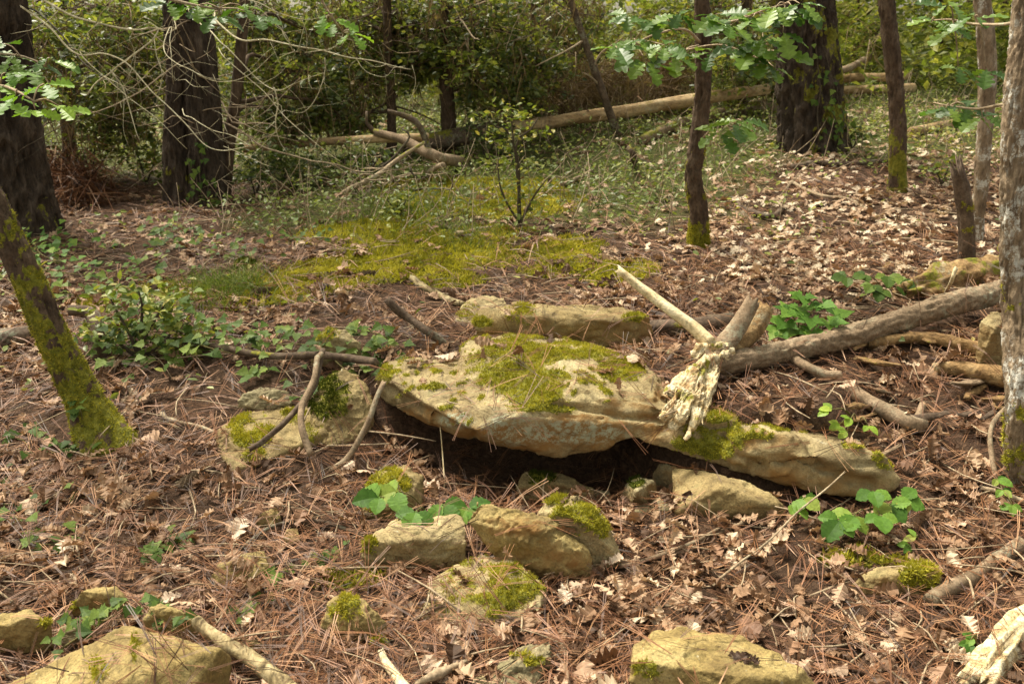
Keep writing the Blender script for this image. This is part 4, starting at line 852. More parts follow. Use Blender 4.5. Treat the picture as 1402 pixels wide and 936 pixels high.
# ------------------------------------------------------------------ fallen wood
log = thing('fallen_log', G(860, 170), 'long barkless log lying across the slope behind the clearing', 'log')
wood('log_body', None, [P(985, 128, 9.55), P(930, 140, 9.4), P(860, 152, 9.2), P(800, 160, 9.0), P(738, 170, 8.85), P(680, 178, 8.75)] and [(1050, 122, 9.7), (930, 140, 9.4), (860, 152, 9.2), (800, 160, 9.0), (738, 170, 8.85), (690, 176, 8.75)], [.056, .060, .061, .060, .057, .055], 'log_wood', parent=log, nu=30, amp=.22, fl=2.2, step=.06, moss=.25, solid=True)
wood('dark_end', None, [(690, 177, 8.75), (640, 186, 8.65), (590, 194, 8.55), (560, 199, 8.5)], [.088, .085, .08, .06], 'dark_wood', parent=log, nu=18, amp=.12, fl=3, step=.06, moss=.5, jag=(0, .08))
LG = 'logs lying in the background'
def log1(label, pts, r, mat='log_wood', moss=.2, **k): return wood('fallen_log', label, pts, r, mat, 'log', nu=14, amp=.14, fl=4, step=.05, moss=moss, group=LG, **k)
log1('thin pale log on the ground far left behind the twin pine', [(335, 204), (420, 196), (500, 191), (585, 188)], .034, lift=.30)
log1('pale yellow log crossing behind the slender trunk, upper of two', [(1120, 112), (1160, 107), (1215, 106), (1240, 104)], .05, lift=.2)
log1('pinkish log crossing behind the slender trunk, lower of two', [(1110, 128), (1155, 124), (1215, 122), (1250, 120)], .05, lift=.1)
log1('short pale log in the right background beside the dead stem', [(1248, 180), (1290, 172), (1330, 166)], .04, lift=.05)
log1('mossy log piece with dead twigs below the barkless log', [(878, 192), (915, 176), (965, 160), (1030, 148), (1070, 146)], [.045, .075], 'branch', .5, lift=.05)
log1('bent brown limb rising behind the thick pine', [(1140, 100), (1165, 92), (1190, 78)], .04, 'branch', .1, lift=.35)
pile = thing('dead_bough', G(580, 220), 'broken dead bough with crooked side branches lying under the evergreens', 'branch')
for pts, r, m in [([(630, 222), (605, 215, 7.4), (570, 200, 7.5), (540, 190, 7.6), (515, 182, 7.7)], [.05, .03], 'branch'), ([(588, 212, 7.45), (584, 195, 7.45), (570, 170, 7.4), (552, 158, 7.4), (536, 150, 7.35)], [.03, .018], 'dark_wood'),
                  ([(465, 268), (500, 246, 7.0), (540, 225, 7.1), (580, 196, 7.2)], [.022, .012], 'twig'), ([(545, 262), (575, 245), (605, 228, 7.2)], [.026, .02], 'twig'),
                  ([(515, 182, 7.7), (503, 170, 7.7), (500, 152, 7.7)], [.02, .01], 'dark_wood'), ([(480, 236), (510, 232, 7.1), (545, 234, 7.1), (560, 228, 7.1)], [.009, .004], 'twig'), ([(560, 225, 7.2), (565, 240, 7.1), (590, 238)], [.009, .005], 'dark_twig'),
                  ([(520, 230, 7.2), (540, 215, 7.2), (560, 190, 7.2), (550, 180, 7.2)], [.012, .006], 'dark_twig'), ([(440, 215), (470, 222), (490, 232), (500, 240)], [.012, .008], 'dark_twig')]:
    wood('bough', None, pts, r, m, parent=pile, nu=9, step=.05, amp=.2, bend=.02, moss=.2)

for k in range(34):
    x0, y0 = R.uniform(455, 625), R.uniform(195, 262); l = R.uniform(25, 75); a = R.uniform(-.7, .7) + (math.pi if R.random() < .5 else 0)
    q = [(x0, y0, R.uniform(0, .12)), (x0+math.cos(a)*l*.5, y0-abs(math.sin(a))*l*.3+R.uniform(-8, 8), R.uniform(.02, .2)), (x0+math.cos(a)*l, y0-abs(math.sin(a))*l*.7, R.uniform(.03, .35))]
    r_ = R.uniform(.003, .009); wood('twig', None, q, [r_, r_*.4], R.choice(['dark_twig', 'twig', 'twig', 'dark_wood']), parent=pile, nu=4, step=.06, bend=.05)
main = thing('fallen_branch', G(1010, 500), 'long bark covered fallen branch with a splintered pale broken end over the cap stone', 'branch')
wood('main_limb', None, [(1420, 380, 4.35), (1375, 398, 4.25), (1300, 417, 4.08), (1240, 437, 3.95), (1150, 464, 3.78), (1080, 480, 3.64), (1010, 494, 3.52), (965, 496, 3.46)], [.050, .049, .048, .046, .043, .040, .039, .045], 'branch', parent=main, nu=40, amp=.20, fu=3.2, fl=22, step=.009, seed=71, solid=True, ridge=True)
wood('branch_stub', None, [(975, 492, 3.48), (1000, 462, 3.56), (1020, 430, 3.62), (1028, 416, 3.64)], [.045, .04, .035, .03], 'branch', parent=main, nu=18, amp=.2, step=.018, seed=72, jag=(0, .035))
wood('branch_stub', None, [(990, 488, 3.56), (1022, 460, 3.66), (1040, 436, 3.72), (1046, 424, 3.74)], [.045, .045, .04, .036], 'rotten_wood', parent=main, nu=18, amp=.3, step=.018, seed=73, jag=(0, .03))
wood('stripped_limb', None, [(850, 372, 3.75), (880, 396, 3.7), (920, 426, 3.62), (950, 448, 3.56), (972, 470, 3.5)], [.017, .021, .023, .026, .030], 'pale_wood', parent=main, nu=14, amp=.25, step=.014, seed=74, jag=(.03, 0), fl=5)
def knob(c, r, k):          # angular lump of broken wood
    rs_ = np.random.default_rng(k); return [np.array(c) + r*v/np.abs(v).max() for v in rs_.normal(0, 1, (16, 3))]
hl_ = []
for i_, ch_ in enumerate([[(992, 490, 3.50, .036), (966, 500, 3.42, .040), (944, 530, 3.28, .034)], [(944, 528, 3.28, .030), (918, 560, 3.15, .020), (909, 573, 3.11, .009)], [(940, 545, 3.23, .026), (930, 568, 3.13, .025), (921, 582, 3.10, .014)],
                          [(957, 535, 3.26, .022), (951, 575, 3.12, .014), (940, 602, 3.04, .004)], [(977, 508, 3.40, .026), (969, 548, 3.22, .013), (961, 574, 3.15, .004)], [(950, 508, 3.37, .030), (920, 534, 3.24, .016), (908, 549, 3.19, .005)], [(985, 480, 3.50, .03), (960, 478, 3.48, .022), (950, 486, 3.44, .012)]]):
    for k_ in range(len(ch_)-1): hl_.append(knob(P(*ch_[k_][:3]), ch_[k_][3], 8+i_*5+k_) + knob(P(*ch_[k_+1][:3]), ch_[k_+1][3], 9+i_*5+k_))
V, Q = remesh(hl_, .0030); V = relax(V, Q, 1); n = normals(V, Q)
ax_ = P(930, 588, 3.06) - P(980, 488, 3.46); ax_ /= np.linalg.norm(ax_); al = V @ ax_; pe = V - al[:, None]*ax_
warp = .010*np.stack([vnoise(np.stack([al*14, pe[:, 0]*9, pe[:, 1]*9], 1), 5+k) for k in range(3)], 1)
fb = 1-2.2*np.abs(fbm((pe+warp)*85 + ax_*al[:, None]*9, 2, 91)); lump = fbm(V*20, 3, 97); pit = sst(.10, .42, fbm(pe*26 + ax_*al[:, None]*12, 3, 93)); fine = fbm((pe+warp)*230 + ax_*al[:, None]*25, 2, 94)
V = V + n*(.0065*fb + .012*lump - .026*pit + .003*fine)[:, None]
add('splintered_end', V, Q, M['torn_wood'], main, True, dict(rust=np.clip(1.7*pit + 1.5*fbm((pe+warp)*40 + ax_*al[:, None]*7, 3, 98) + .05, 0, 1), moss=np.clip(1.3*fbm(V*16, 2, 99) - .05, 0, .5)*(n[:, 2] > .1)))
tips = np.nonzero(al > np.percentile(al, 35))[0]
for k in range(34):                     # loose slivers along the break
    rs_ = np.random.default_rng(900+k); i_ = rs_.choice(tips); l = rs_.uniform(.02, .07); d = ax_ + rs_.normal(0, .2, 3) + n[i_]*.15; r_ = rs_.uniform(.0012, .0036)
    Vs, Fs, ax = tube([V[i_]-d*l*.5-n[i_]*.003, V[i_]+d*l*.2, V[i_]+d*l], [r_, r_*1.1, r_*.15], 5, .015, r_*.5, 2, 30, k)
    add('splinter', Vs, Fs, M['rotten_wood' if k % 3 == 1 else 'torn_wood'], main, False)
wood('fallen_branch', 'dark thinner branch lying in shade just under the long broken branch', [(1058, 500), (1120, 478, 3.85), (1200, 452, 4.05), (1290, 432, 4.25), (1370, 410, 4.45)], [.022, .028], 'dark_wood', 'branch', nu=14, amp=.2, step=.03, moss=.2, solid=True)
wood('fallen_branch', 'grey brown dead branch lying flat behind the broken end', [(838, 462), (880, 450), (940, 447), (1000, 440)], [.035, .04], 'dark_wood', 'branch', nu=16, amp=.18, step=.025, lift=.03, moss=.1, solid=True)
wood('rotten_log', 'decayed mossy yellow log with a torn orange edge behind the long broken branch', [(1240, 402), (1290, 388), (1340, 376), (1400, 366)], [.05, .085, .09, .09], 'rotten_wood', 'log', nu=36, amp=.5, fu=2.2, fl=6, step=.018, lift=.02, moss=.55, jag=(.06, 0), solid=True)
wood('dead_twig', 'short pale upright twig standing behind the long broken branch', [(1294, 402), (1303, 384, 4.3), (1308, 370, 4.28)], [.008, .010], 'pale_wood', 'twig', nu=8)
for lab, pts, r, m, lf in [
  ('pale barkless stick on the litter above the cap stone', [(564, 381), (590, 396), (615, 408), (634, 416)], [.020, .016], 'streaked_wood', .025),
  ('dark stick slanting out of the ground left of the orange-faced stone', [(531, 411, .20), (560, 433, .13), (590, 456, .07), (614, 474, .0)], [.018, .017], 'dark_wood', 0),
  ('pale log piece with streaked bark resting on stones in the near corner', [(272, 852, .07), (310, 881, .07), (355, 914, .06), (415, 962, .05)], [.018, .023], 'streaked_wood', 0),
  ('split white wood chip on the near ground', [(522, 893), (540, 918), (562, 950)], [.008, .016], 'pale_wood', .035),
  ('brown barked stick lying at the lower right', [(1275, 822), (1310, 798), (1350, 770), (1392, 740)], [.022, .026], 'branch', .02),
  ('short bark covered stick below the long broken branch', [(1085, 490, .03), (1105, 502, .04), (1130, 514, .03), (1150, 516, .03)], [.020, .018], 'branch', .015),
  ('brown half buried root right of the yellow green sprig', [(1160, 530, .0), (1200, 556, .03), (1240, 578, .03), (1262, 585, .02)], [.032, .026], 'branch', .0),
  ('grey forked stick end pointing at the root', [(1240, 584), (1258, 572), (1265, 556)], [.017, .014], 'branch', .03),
  ('dead twig leaning out of the shaded tangle toward the cap slab', [(455, 644, .01), (480, 622, .05), (500, 580, .14), (512, 545, .22), (521, 526, .26)], [.013, .010], 'branch', .01),
  ('stout crooked twig crossing the sloping mossy stone', [(343, 614, .10), (370, 592, .15), (395, 570, .18), (428, 530, .22), (441, 484, .24)], [.010, .012], 'dark_wood', 0),
  ('drooping twig with a pale broken tip left of the cap slab', [(440, 485, .26), (432, 515, .25), (412, 548, .22), (410, 580, .18), (424, 620, .09)], [.012, .013], 'branch', 0),
  ('thin grey stick on needles left of the sloping mossy stone', [(222, 566), (250, 576), (275, 583), (295, 592)], [.010, .007], 'twig', .01),
  ('long thin dark stick curving over needles at the lower left', [(318, 768), (350, 740), (385, 722), (440, 718), (500, 730)], [.006, .008], 'dark_wood', .012),
  ('thin thorny bare stem rising from the litter at the right front', [(978, 800, .02), (1020, 765, .03), (1060, 733, .07), (1100, 690, .14), (1150, 642, .22)], [.0042, .0026], 'twig', .01),
  ('crooked twig lying in front of the pale prop stone', [(905, 740), (960, 735), (1010, 718), (1027, 700), (1020, 682)], [.009, .007], 'branch', .012),
  ('forked twig on the litter right of the mossy pale stone', [(850, 775), (900, 762), (950, 745), (985, 725)], [.008, .006], 'branch', .012),
  ('stick ending in a fork behind the thick pine litter', [(1010, 280), (1050, 298), (1075, 280)], [.02, .015], 'dark_wood', .02),
  ('grey fallen stick on the bank between sapling and slender trunk', [(1080, 250), (1120, 268), (1165, 274), (1198, 294)], [.012, .014], 'twig', .02),
  ('dark broken branch on the ground at the foot of the thick pine', [(1085, 228), (1120, 222), (1160, 226), (1225, 220)], [.022, .018], 'dark_wood', .03),
  ('pale thin stalk standing in front of the cap slab tip', [(608, 668, .0), (606, 640, .06), (604, 610, .12), (602, 586, .17)], [.003, .002], 'pale_wood', .0),
  ('curved pale root stem at the right edge by the lichened trunk', [(1362, 670, .0), (1357, 615, .07), (1362, 585, .10), (1380, 562, .11), (1410, 545, .10)], [.010, .008], 'branch', 0),
  ('pale twig lying at the right edge below the curved root stem', [(1345, 668), (1370, 676), (1410, 690)], [.008, .010], 'twig', .012),
  ('weathered root chunk with splits at the right edge', [(1280, 505, .02), (1320, 508, .04), (1370, 520, .05), (1410, 525, .04)], [.025, .05], 'rotten_wood', .0),
  ('torn rotten wood slab under the weathered root chunk', [(1190, 470, .03), (1260, 462, .04), (1310, 470, .04), (1350, 480, .04)], [.022, .035], 'rotten_wood', .0),
  ('mossy stub sticking up among the green undergrowth', [(866, 226), (868, 214, 7.1), (862, 204, 7.1)], [.03, .02], 'dark_wood', 0),
  ('grey stick half hidden in undergrowth near the sapling shrub', [(770, 252), (795, 240), (815, 228)], [.018, .012], 'twig', .04),
  ('pair of grey sticks lying on moss below the young shrub', [(625, 320), (650, 314), (672, 310)], [.02, .014], 'twig', .02),
  ('long straight dead twig leaning on the right-hand bank below the slender trunk', [(1195, 335), (1230, 325), (1290, 330), (1330, 335)], [.01, .008], 'twig', .02),
  ('dark mossy branch under the trailing ivy', [(225, 462, .05), (300, 474, .07), (370, 484, .07), (440, 488, .1), (515, 497, .12)], [.014, .018], 'dark_wood', 0),
  ('dark crooked root stump behind the leaning mossy trunk', [(140, 490, .0), (138, 455, .10), (128, 428, .17), (100, 424, .2)], [.04, .025], 'dark_wood', 0),
  ('round dark rotten log end at the left edge', [(-20, 470), (20, 462), (50, 458)], [.05, .045], 'dark_wood', .03)]:
    wood('dead_stick', lab, pts, r, m, 'stick', nu=10, amp=.3, lift=lf, fl=14, bend=.012, moss=.3 if lab.startswith(('mossy', 'dark mossy')) else None, jag=(.014, .014), solid=True, fu=2.4)
wood('rotten_log', 'pale crumbling log end in the lower right corner', [(1340, 935), (1365, 900), (1400, 862), (1440, 840)], [.042, .055], 'torn_wood', 'log', nu=48, amp=.5, fl=7, fu=3.2, lift=.02, step=.009, jag=(.07, 0), solid=True)
for k in range(20):                     # flat pieces fallen from the rotten stump
    x0, y0 = R.uniform(1150, 1365), R.uniform(430, 625); a = R.uniform(-.6, .35); l = R.uniform(18, 55)
    p = [G(x0, y0, R.uniform(.01, .05)), G(x0+math.cos(a)*l*.5, y0+math.sin(a)*l*.5, R.uniform(.02, .06)), G(x0+math.cos(a)*l, y0+math.sin(a)*l, R.uniform(.01, .05))]; r_ = R.uniform(.010, .026)
    Vs, Fs, ax = tube(p, [r_*.7, r_, r_*.5], 14, .010, r_*.7, 1.8, 14, 1200+k, False, (.02, .03), .01); c0 = Vs.mean(0); fn = np.array([R.gauss(0, .3), R.gauss(-.3, .3), 1]); fn /= np.linalg.norm(fn); Vs = Vs - .55*((Vs-c0)@fn)[:, None]*fn
    SOLID.append((Vs, np.vstack([tri(Fs[0]), Fs[1]]), 1))
    add('wood_fragment', Vs, Fs, M[['rotten_wood', 'dark_wood', 'branch', 'rotten_wood'][k % 4]], None, True, dict(moss=np.clip(fbm(Vs*20, 2, k)*.8, 0, .4)), 'flat torn piece of rotten wood in the litter beside the lichened trunk', 'wood piece', 'rotten wood pieces beside the lichened trunk')
wood('bark_chip', 'grey curved sliver of bark on the near ground', [(572, 934), (600, 922), (634, 906)], [.006, .016, .005], 'twig', 'bark', nu=8, lift=.035)

# pine cones
def cone(label, px, py, size, ang):
    b = G(px, py, size*.28); t = thing('pine_cone', b, label, 'pine cone', 'pine cones on the ground')
    ax = np.array([math.cos(ang), math.sin(ang), .12]); up = np.array([0, 0, 1.])
    V, Fs, _ = tube([b-ax*size*.5, b, b+ax*size*.5], [size*.12, size*.2, size*.05], 10, size*.2); add('core', V, Fs, M['dark_wood'], t)
    sv = np.array([(-.3, 0, 0), (.3, 0, 0), (.42, .7, .12), (0, 1, .28), (-.42, .7, .12), (0, .6, .3)]); sf = np.array([(0, 1, 5), (1, 2, 5), (2, 3, 5), (3, 4, 5), (4, 0, 5)])
    if 'scale' not in LEAFM: LEAFM['scale'] = mk('cone_scale', sv, sf, M['branch'], False)
    B = basis(up, ax)
    for k in range(54):
        f = (k+.5)/54; a = k*2.39996; r = size*(.2*math.sin(math.pi*min(1, f*.85+.18)))
        rad = B[:, 0]*math.cos(a) + B[:, 2]*math.sin(a)
        inst(LEAFM['scale'], 'cone_scale', t, b + ax*size*(f-.5) + rad*r*.6, ax*1.0 - rad*.3, rad + ax*.55, size*.24)
cone('open brown pine cone on the moss beside the grass tuft', 356, 400, .10, .3)
cone('pale pine cone lying on the mossy slope above the pale stick', 502, 376, .09, 0.1)
cone('dark pine cone in the needles left of the sloping mossy stone', 256, 660, .085, 1.1)
cone('small pine cone half hidden behind the trailing ivy', 180, 416, .09, .4)

# ------------------------------------------------------------------ low plants, each leaf a part
def trifoliate(t, s, c, d, size, mat, me='haz', n=3):
    d = np.array(d, float); d /= np.linalg.norm(d)
    side = np.cross(d, (0, 0, 1)); side /= np.linalg.norm(side)+1e-9
    for k in range(n):
        a = (0, 1.15, -1.15, 1.9, -1.9)[k]; h = d*math.cos(a) + side*math.sin(a); h[2] += R.uniform(-.25, .1)
        inst(lm(me, mat, R.randrange(6)), 'leaf', s, c + h*size*.08, (R.gauss(0, .2), -.45+R.gauss(0, .15), 1), h, size*(1 if k == 0 else .82)*R.uniform(.85, 1.1))
def bramble(label, base, tips, size, mat='bramble', me='haz', cat='plant', name='bramble_sprig', n=3, group=None):
    b = G(*base); t = thing(name, b, label, cat, group)
    for px, py, lift in tips:
        c = G(px, py, lift); m = (b+c)/2 + (0, 0, .03)
        V, Fs, _ = tube([b, m, c], [.003, .0025, .0018], 5, .02, bend=.003, seed=R.randrange(99)); s = add('stem', V, Fs, M['stem'], t)
        d = c-b; d[2] *= .2; d = d + (R.gauss(0, .03), R.gauss(-.02, .03), 0)
        trifoliate(t, s, c, d, size*R.uniform(.85, 1.15), mat, me, n)
    return t
bramble('bramble seedling with big toothed leaves over the cream stone', (590, 712), [(545, 672, .14), (520, 680, .13), (570, 700, .14), (552, 725, .10), (606, 690, .13), (640, 695, .12), (596, 715, .10)], .088)
bramble('bramble seedling with bright leaves at the right tip of the cap slab', (1190, 712), [(1170, 705, .09), (1150, 712, .08), (1195, 672, .14), (1218, 690, .10), (1205, 705, .10), (1235, 682, .11)], .080)
bramble('small bramble shoot between the pale prop stone and the bright seedling', (1092, 715), [(1090, 690, .08), (1100, 682, .10)], .068)
bramble('tiny two leaved shoot above the half buried stone on the right', (1255, 752), [(1255, 735, .06), (1246, 745, .03)], .045, me='oval', n=2)
bramble('fresh green bush of lobed leaves behind the long broken branch', (1092, 462), [(1075, 440, .12), (1095, 420, .17), (1110, 435, .15), (1125, 415, .2), (1085, 450, .09), (1110, 452, .1), (1065, 452, .09), (1135, 440, .12), (1100, 405, .22), (1142, 432, .1), (1082, 425, .16)], .085, 'bramble', 'ivy', 'plant', 'leafy_seedling', 4)
bramble('yellow green sprig drooping over the litter right of the cap slab', (1172, 580), [(1140, 560, .11), (1165, 572, .10), (1150, 580, .08), (1188, 582, .06), (1160, 590, .05), (1135, 562, .12)], .048, 'limeleaf', 'oval', 'plant', 'pale_sprig', 2)
bramble('dark green bramble stem on the bank left of the rotten log', (1212, 408), [(1160, 380, .12), (1185, 376, .13), (1205, 398, .10), (1195, 390, .12), (1230, 390, .06), (1215, 378, .12)], .075, 'ivyleaf', 'haz', 'plant', 'bramble_sprig', 3)
bramble('few small leaves beside the crumbling log end', (1335, 885), [(1333, 872, .04), (1328, 880, .03)], .04, 'bramble', 'oval', n=2)
bramble('small leafy shoot by the foot of the lichened trunk', (1362, 680), [(1365, 655, .07), (1372, 670, .06), (1385, 690, .05)], .045, 'bramble', 'oval', n=3)
def creeper(label, runs, n, size, lift=.05, mat='ivyleaf', spread=.07, cat='ivy', name='ivy_creeper', me='ivy', group=None):
    """ivy: trailing stems, each leaf an object on its stem"""
    b = G(*runs[0][0][:2]) if len(runs[0][0]) == 2 else P(*runs[0][0]); t = thing(name, b, label, cat, group)
    per = [len(r) for r in runs]
    for r in runs:
        p = np.array([pt(q, lift*.5) for q in r]); c, _ = crom(p, [1]*len(p), .02)
        V, Fs, _ = tube(p, np.linspace(.0035, .002, len(p)), 5, .04, bend=.01, seed=R.randrange(99)); s = add('ivy_stem', V, Fs, M['stem'], t)
        for k in range(int(n*len(r)/sum(per))):
            q = c[R.randrange(len(c))] + rng.normal(0, spread, 3)*(1, .8, .45) + (0, 0, lift*.5)
            g = gz(q[0], q[1])[0]; q[2] = max(q[2], g+.015)
            inst(lm(me, mat, R.randrange(6)), 'ivy_leaf', s, q, (R.gauss(0, .3), -.5+R.gauss(0, .25), 1), (R.gauss(0, 1), R.gauss(-.6, .8), -.25), size*R.uniform(.55, 1.2))
    return t
creeper('broad band of trailing ivy over a mossy branch left of the cap slab', [[(150, 470, 4.1), (200, 455, 4.1), (250, 455, 4.05), (300, 462, 4.0), (350, 470, 3.95)], [(330, 465, 3.95), (380, 470, 3.95), (430, 470, 3.9), (470, 480, 3.85)], [(180, 480, 4.05), (215, 495, 3.95), (232, 510, 3.9)], [(240, 450, 4.1), (280, 475, 3.95), (330, 488, 3.9)]], 165, .052, .07, spread=.085)
creeper('clump of ivy leaves hanging at the left tip of the cap slab', [[(465, 470, 3.9), (495, 455, 3.9), (525, 462, 3.85), (550, 478, 3.85)], [(480, 480, 3.85), (500, 500, 3.8), (515, 510, 3.75)], [(445, 480, 3.85), (470, 500, 3.75), (490, 520, 3.7)]], 70, .054, .05, spread=.06)
creeper('few ivy leaves on the crooked twigs beside the sloping mossy stone', [[(400, 540, 3.55), (415, 545, 3.5), (425, 530, 3.55)], [(345, 500, 3.8), (360, 512, 3.75), (372, 505, 3.8)]], 16, .065, .03, spread=.035)
creeper('upright ivy bush at the start of the trailing band', [[(180, 470, 4.15), (185, 440, 4.2), (200, 415, 4.25)], [(205, 470, 4.1), (220, 440, 4.15), (235, 420, 4.2)], [(150, 500, 4.0), (160, 480, 4.05), (150, 460, 4.1)]], 130, .052, .08, spread=.085)
creeper('sprig of dark ivy lying on needles at the lower left', [[(198, 765), (215, 752), (232, 742), (250, 735)]], 14, .055, .02, spread=.025)
creeper('ivy trail draped along the top edge of the angular boulder', [[(72, 895), (110, 868), (150, 848), (180, 842), (215, 850), (260, 862)]], 52, .042, .07, spread=.022)
creeper('thin ivy trail left of the yellow moss and cream stone', [[(322, 850), (352, 822), (382, 795), (420, 775), (470, 758)]], 30, .042, .02, spread=.022)
creeper('loose ivy leaves scattered beside the foot of the leaning mossy trunk', [[(0, 660), (30, 640), (70, 620), (105, 610), (125, 600)], [(5, 690), (60, 690), (120, 682), (150, 685)]], 30, .05, .02, spread=.06)
creeper('ivy leaves creeping over needles at the left edge', [[(0, 720), (30, 735), (60, 745), (105, 740)], [(0, 600), (30, 605), (45, 625)]], 26, .045, .02, spread=.06)
creeper('ivy at the foot of the leaning mossy trunk', [[(118, 588), (115, 570, 3.4), (112, 552, 3.4)]], 12, .05, .02, mat='ivyleaf', spread=.025)
creeper('low ivy patch on the litter in front of the twin pine', [[(200, 318), (225, 312), (250, 322)], [(210, 330), (240, 335), (262, 330)]], 60, .055, .06, spread=.10)
creeper('dark seedling clump on the bank right of the ivy patch', [[(395, 330), (410, 325), (425, 330)]], 26, .05, .06, spread=.08)
creeper('dark seedling clump between the mossy stone and the ivy patch', [[(290, 350), (310, 345), (330, 355)]], 26, .05, .06, spread=.09)
creeper('pale leaved creeper in front of the massive left pine', [[(40, 320), (55, 345), (80, 355), (110, 350)], [(60, 330), (95, 335), (130, 345)], [(45, 370), (85, 372), (130, 378)]], 90, .05, .10, mat='bramble', spread=.10)
creeper('green creeper on the slope above the trailing ivy', [[(140, 385), (175, 375), (215, 385), (250, 395)], [(60, 400), (110, 405), (160, 398)]], 80, .05, .06, mat='ivyleaf', spread=.11)

# young shrubs with thin stems
def shrub(label, base, stems, leaf, n, mat='holly', lr=.06, cat='shrub', name='young_shrub', tm=OVAL, group=None):
    b = G(*base); t = thing(name, b, label, cat, group); cls = []
    for st in stems:
        p = [b] + [P(q[0], q[1], b[1] + (q[2] if len(q) > 2 else 0)) for q in st]
        V, Fs, _ = tube(p, np.linspace(.010, .003, len(p)), 6, .05, bend=.015, seed=R.randrange(99)); add('stem', V, Fs, M['dark_twig'], t)
        c, _ = crom(p, [1]*len(p), .08)
        cls += [(q, (lr, lr, lr*.7), .4 + i/len(c)) for i, q in enumerate(c) if i > len(c)*.2]
    foliage(t, cls, n, leaf, mat, tm, 'leaves', .0, 6)
    return t
shrub('young evergreen shrub with two thin stems in the middle of the clearing', (712, 308), [[(710, 270), (704, 220), (700, 175), (697, 140)], [(690, 260), (682, 215)], [(730, 270), (745, 250)], [(705, 200), (725, 175), (735, 160)], [(702, 190), (680, 172), (668, 165)]], .04, 420, 'under', lr=.15)
shrub('feathery grey green shrub left of the young evergreen shrub', (545, 300), [[(540, 285), (532, 272)], [(550, 285), (556, 272)], [(545, 285), (545, 268)]], .03, 260, 'under', .07)
shrub('waist high bramble tangle with bare stems at the start of the trailing ivy', (190, 490), [[(175, 455), (160, 425), (150, 405)], [(205, 450), (222, 420), (235, 400)], [(195, 450), (196, 420), (190, 398)], [(165, 470), (140, 450), (125, 440)], [(220, 470), (245, 448), (262, 440)], [(235, 480), (255, 470), (275, 455)]], .045, 420, 'under', lr=.07, cat='bramble', name='bramble_bush')
SG = 'low bushes at the edge of the wood'
for lab, base, st, n, mat, lf, lr in [
  ('leafy bush between the twin pine and the dead bough', (400, 262), [[(390, 235), (380, 205)], [(415, 235), (425, 210)], [(400, 230), (402, 200)]], 800, 'holly', .05, .16),
  ('bush with drooping leaves right of the leaning thin stem', (350, 268), [[(345, 240), (340, 210)], [(360, 240), (372, 215)]], 600, 'holly', .05, .15),
  ('pale green bush behind the massive left pine', (125, 252), [[(120, 225), (112, 195)], [(135, 230), (150, 205)], [(128, 215), (128, 180)]], 700, 'under', .05, .16),
  ('bush at the left end of the thin pale log', (200, 250), [[(195, 225), (190, 200)], [(210, 228), (214, 205)]], 500, 'under', .05, .15),
  ('bush in front of the dark end of the long log', (665, 218), [[(660, 195), (655, 175)], [(675, 198), (690, 180)]], 600, 'holly', .045, .13),
  ('leafy bush under the dead bough', (500, 250), [[(490, 225), (480, 205)], [(510, 230), (520, 212)]], 600, 'holly', .045, .15),
  ('sunlit bush behind the oak sapling', (1000, 160), [[(995, 135), (990, 110)], [(1010, 140), (1015, 115)]], 500, 'olive', .05, .16),
  ('low ivy bush at the right foot of the thick pine', (1168, 206), [[(1165, 190), (1160, 178)], [(1172, 192), (1178, 184)]], 260, 'holly', .045, .08),
  ('tall bush behind the barkless log, left of the leaning thin stem', (790, 140), [[(785, 100), (780, 60)], [(800, 105), (810, 70)], [(790, 95), (792, 50)]], 900, 'olive', .06, .25),
  ('tall bush behind the barkless log, right of the leaning thin stem', (885, 122), [[(880, 85), (875, 45)], [(895, 90), (910, 55)], [(886, 80), (888, 40)]], 900, 'olive', .06, .25),
  ('small shrub near the snag at the right edge', (1290, 255), [[(1285, 240), (1280, 225)], [(1295, 242), (1300, 230)]], 160, 'under', .045, .07)]:
    t = shrub(lab, base, st, lf, int(n*.55), mat, lr*1.15, 'bush', 'bush', group=SG)
tan = thing('dry_bush', G(820, 140), 'mass of tan dead twigs behind the barkless log', 'bush')
hang(tan, [cl(800, 118, 10.2, 40, 22), cl(850, 112, 10.2, 45, 22), cl(915, 105, 10.4, 30, 20), cl(760, 130, 10, 25, 18)], 2800, .26, name='dead_twigs', loose=1.5)
db = thing('brush_heap', G(100, 275), 'heap of reddish dead pine brush beside the massive left pine', 'brush')
hang(db, [cl(95, 250, 7.6, 30, 18), cl(120, 265, 7.4, 25, 12), cl(75, 240, 7.9, 20, 20)], 2600, .22, 'needle', 'dead_brush', 1.2)

# ------------------------------------------------------------------ forest floor cover
tv, tf, tk, o = [], [], [], 0
for V, T, k in SOLID:
    tv.append(V); tf.append(T+o); tk.append(np.full(len(T), k)); o += len(V)
tv = np.vstack(tv); tf = np.vstack(tf); tk = np.concatenate(tk)
BV = BVHTree.FromPolygons(tv.tolist(), tf.tolist(), all_triangles=True)
def drop(x, y, z0=1.35):
    """where something falling at x, y comes to rest: height, normal, kind of surface"""
    Z = np.full(len(x), np.nan); Nn = np.zeros((len(x), 3)); K = np.full(len(x), -1); D = Vector((0, 0, -1))
    g = gz(x, y)
    for i in range(len(x)):
        h, n, f, d = BV.ray_cast(Vector((x[i], y[i], g[i] + (z0 if y[i] < 5.2 else .05+.35))), D, 3)
        if h is not None: Z[i] = h.z; Nn[i] = n; K[i] = tk[f]
    return Z, Nn, K
def spots(N, y0, y1, p=1.4, mx=.68, ad=.7):
    """ground places, denser near the path where one stands"""
    u = rng.random(N); e = 2-p; y = (y0**e + u*(y1**e-y0**e))**(1/e)
    return rng.uniform(-1, 1, N)*(mx*y+ad), y
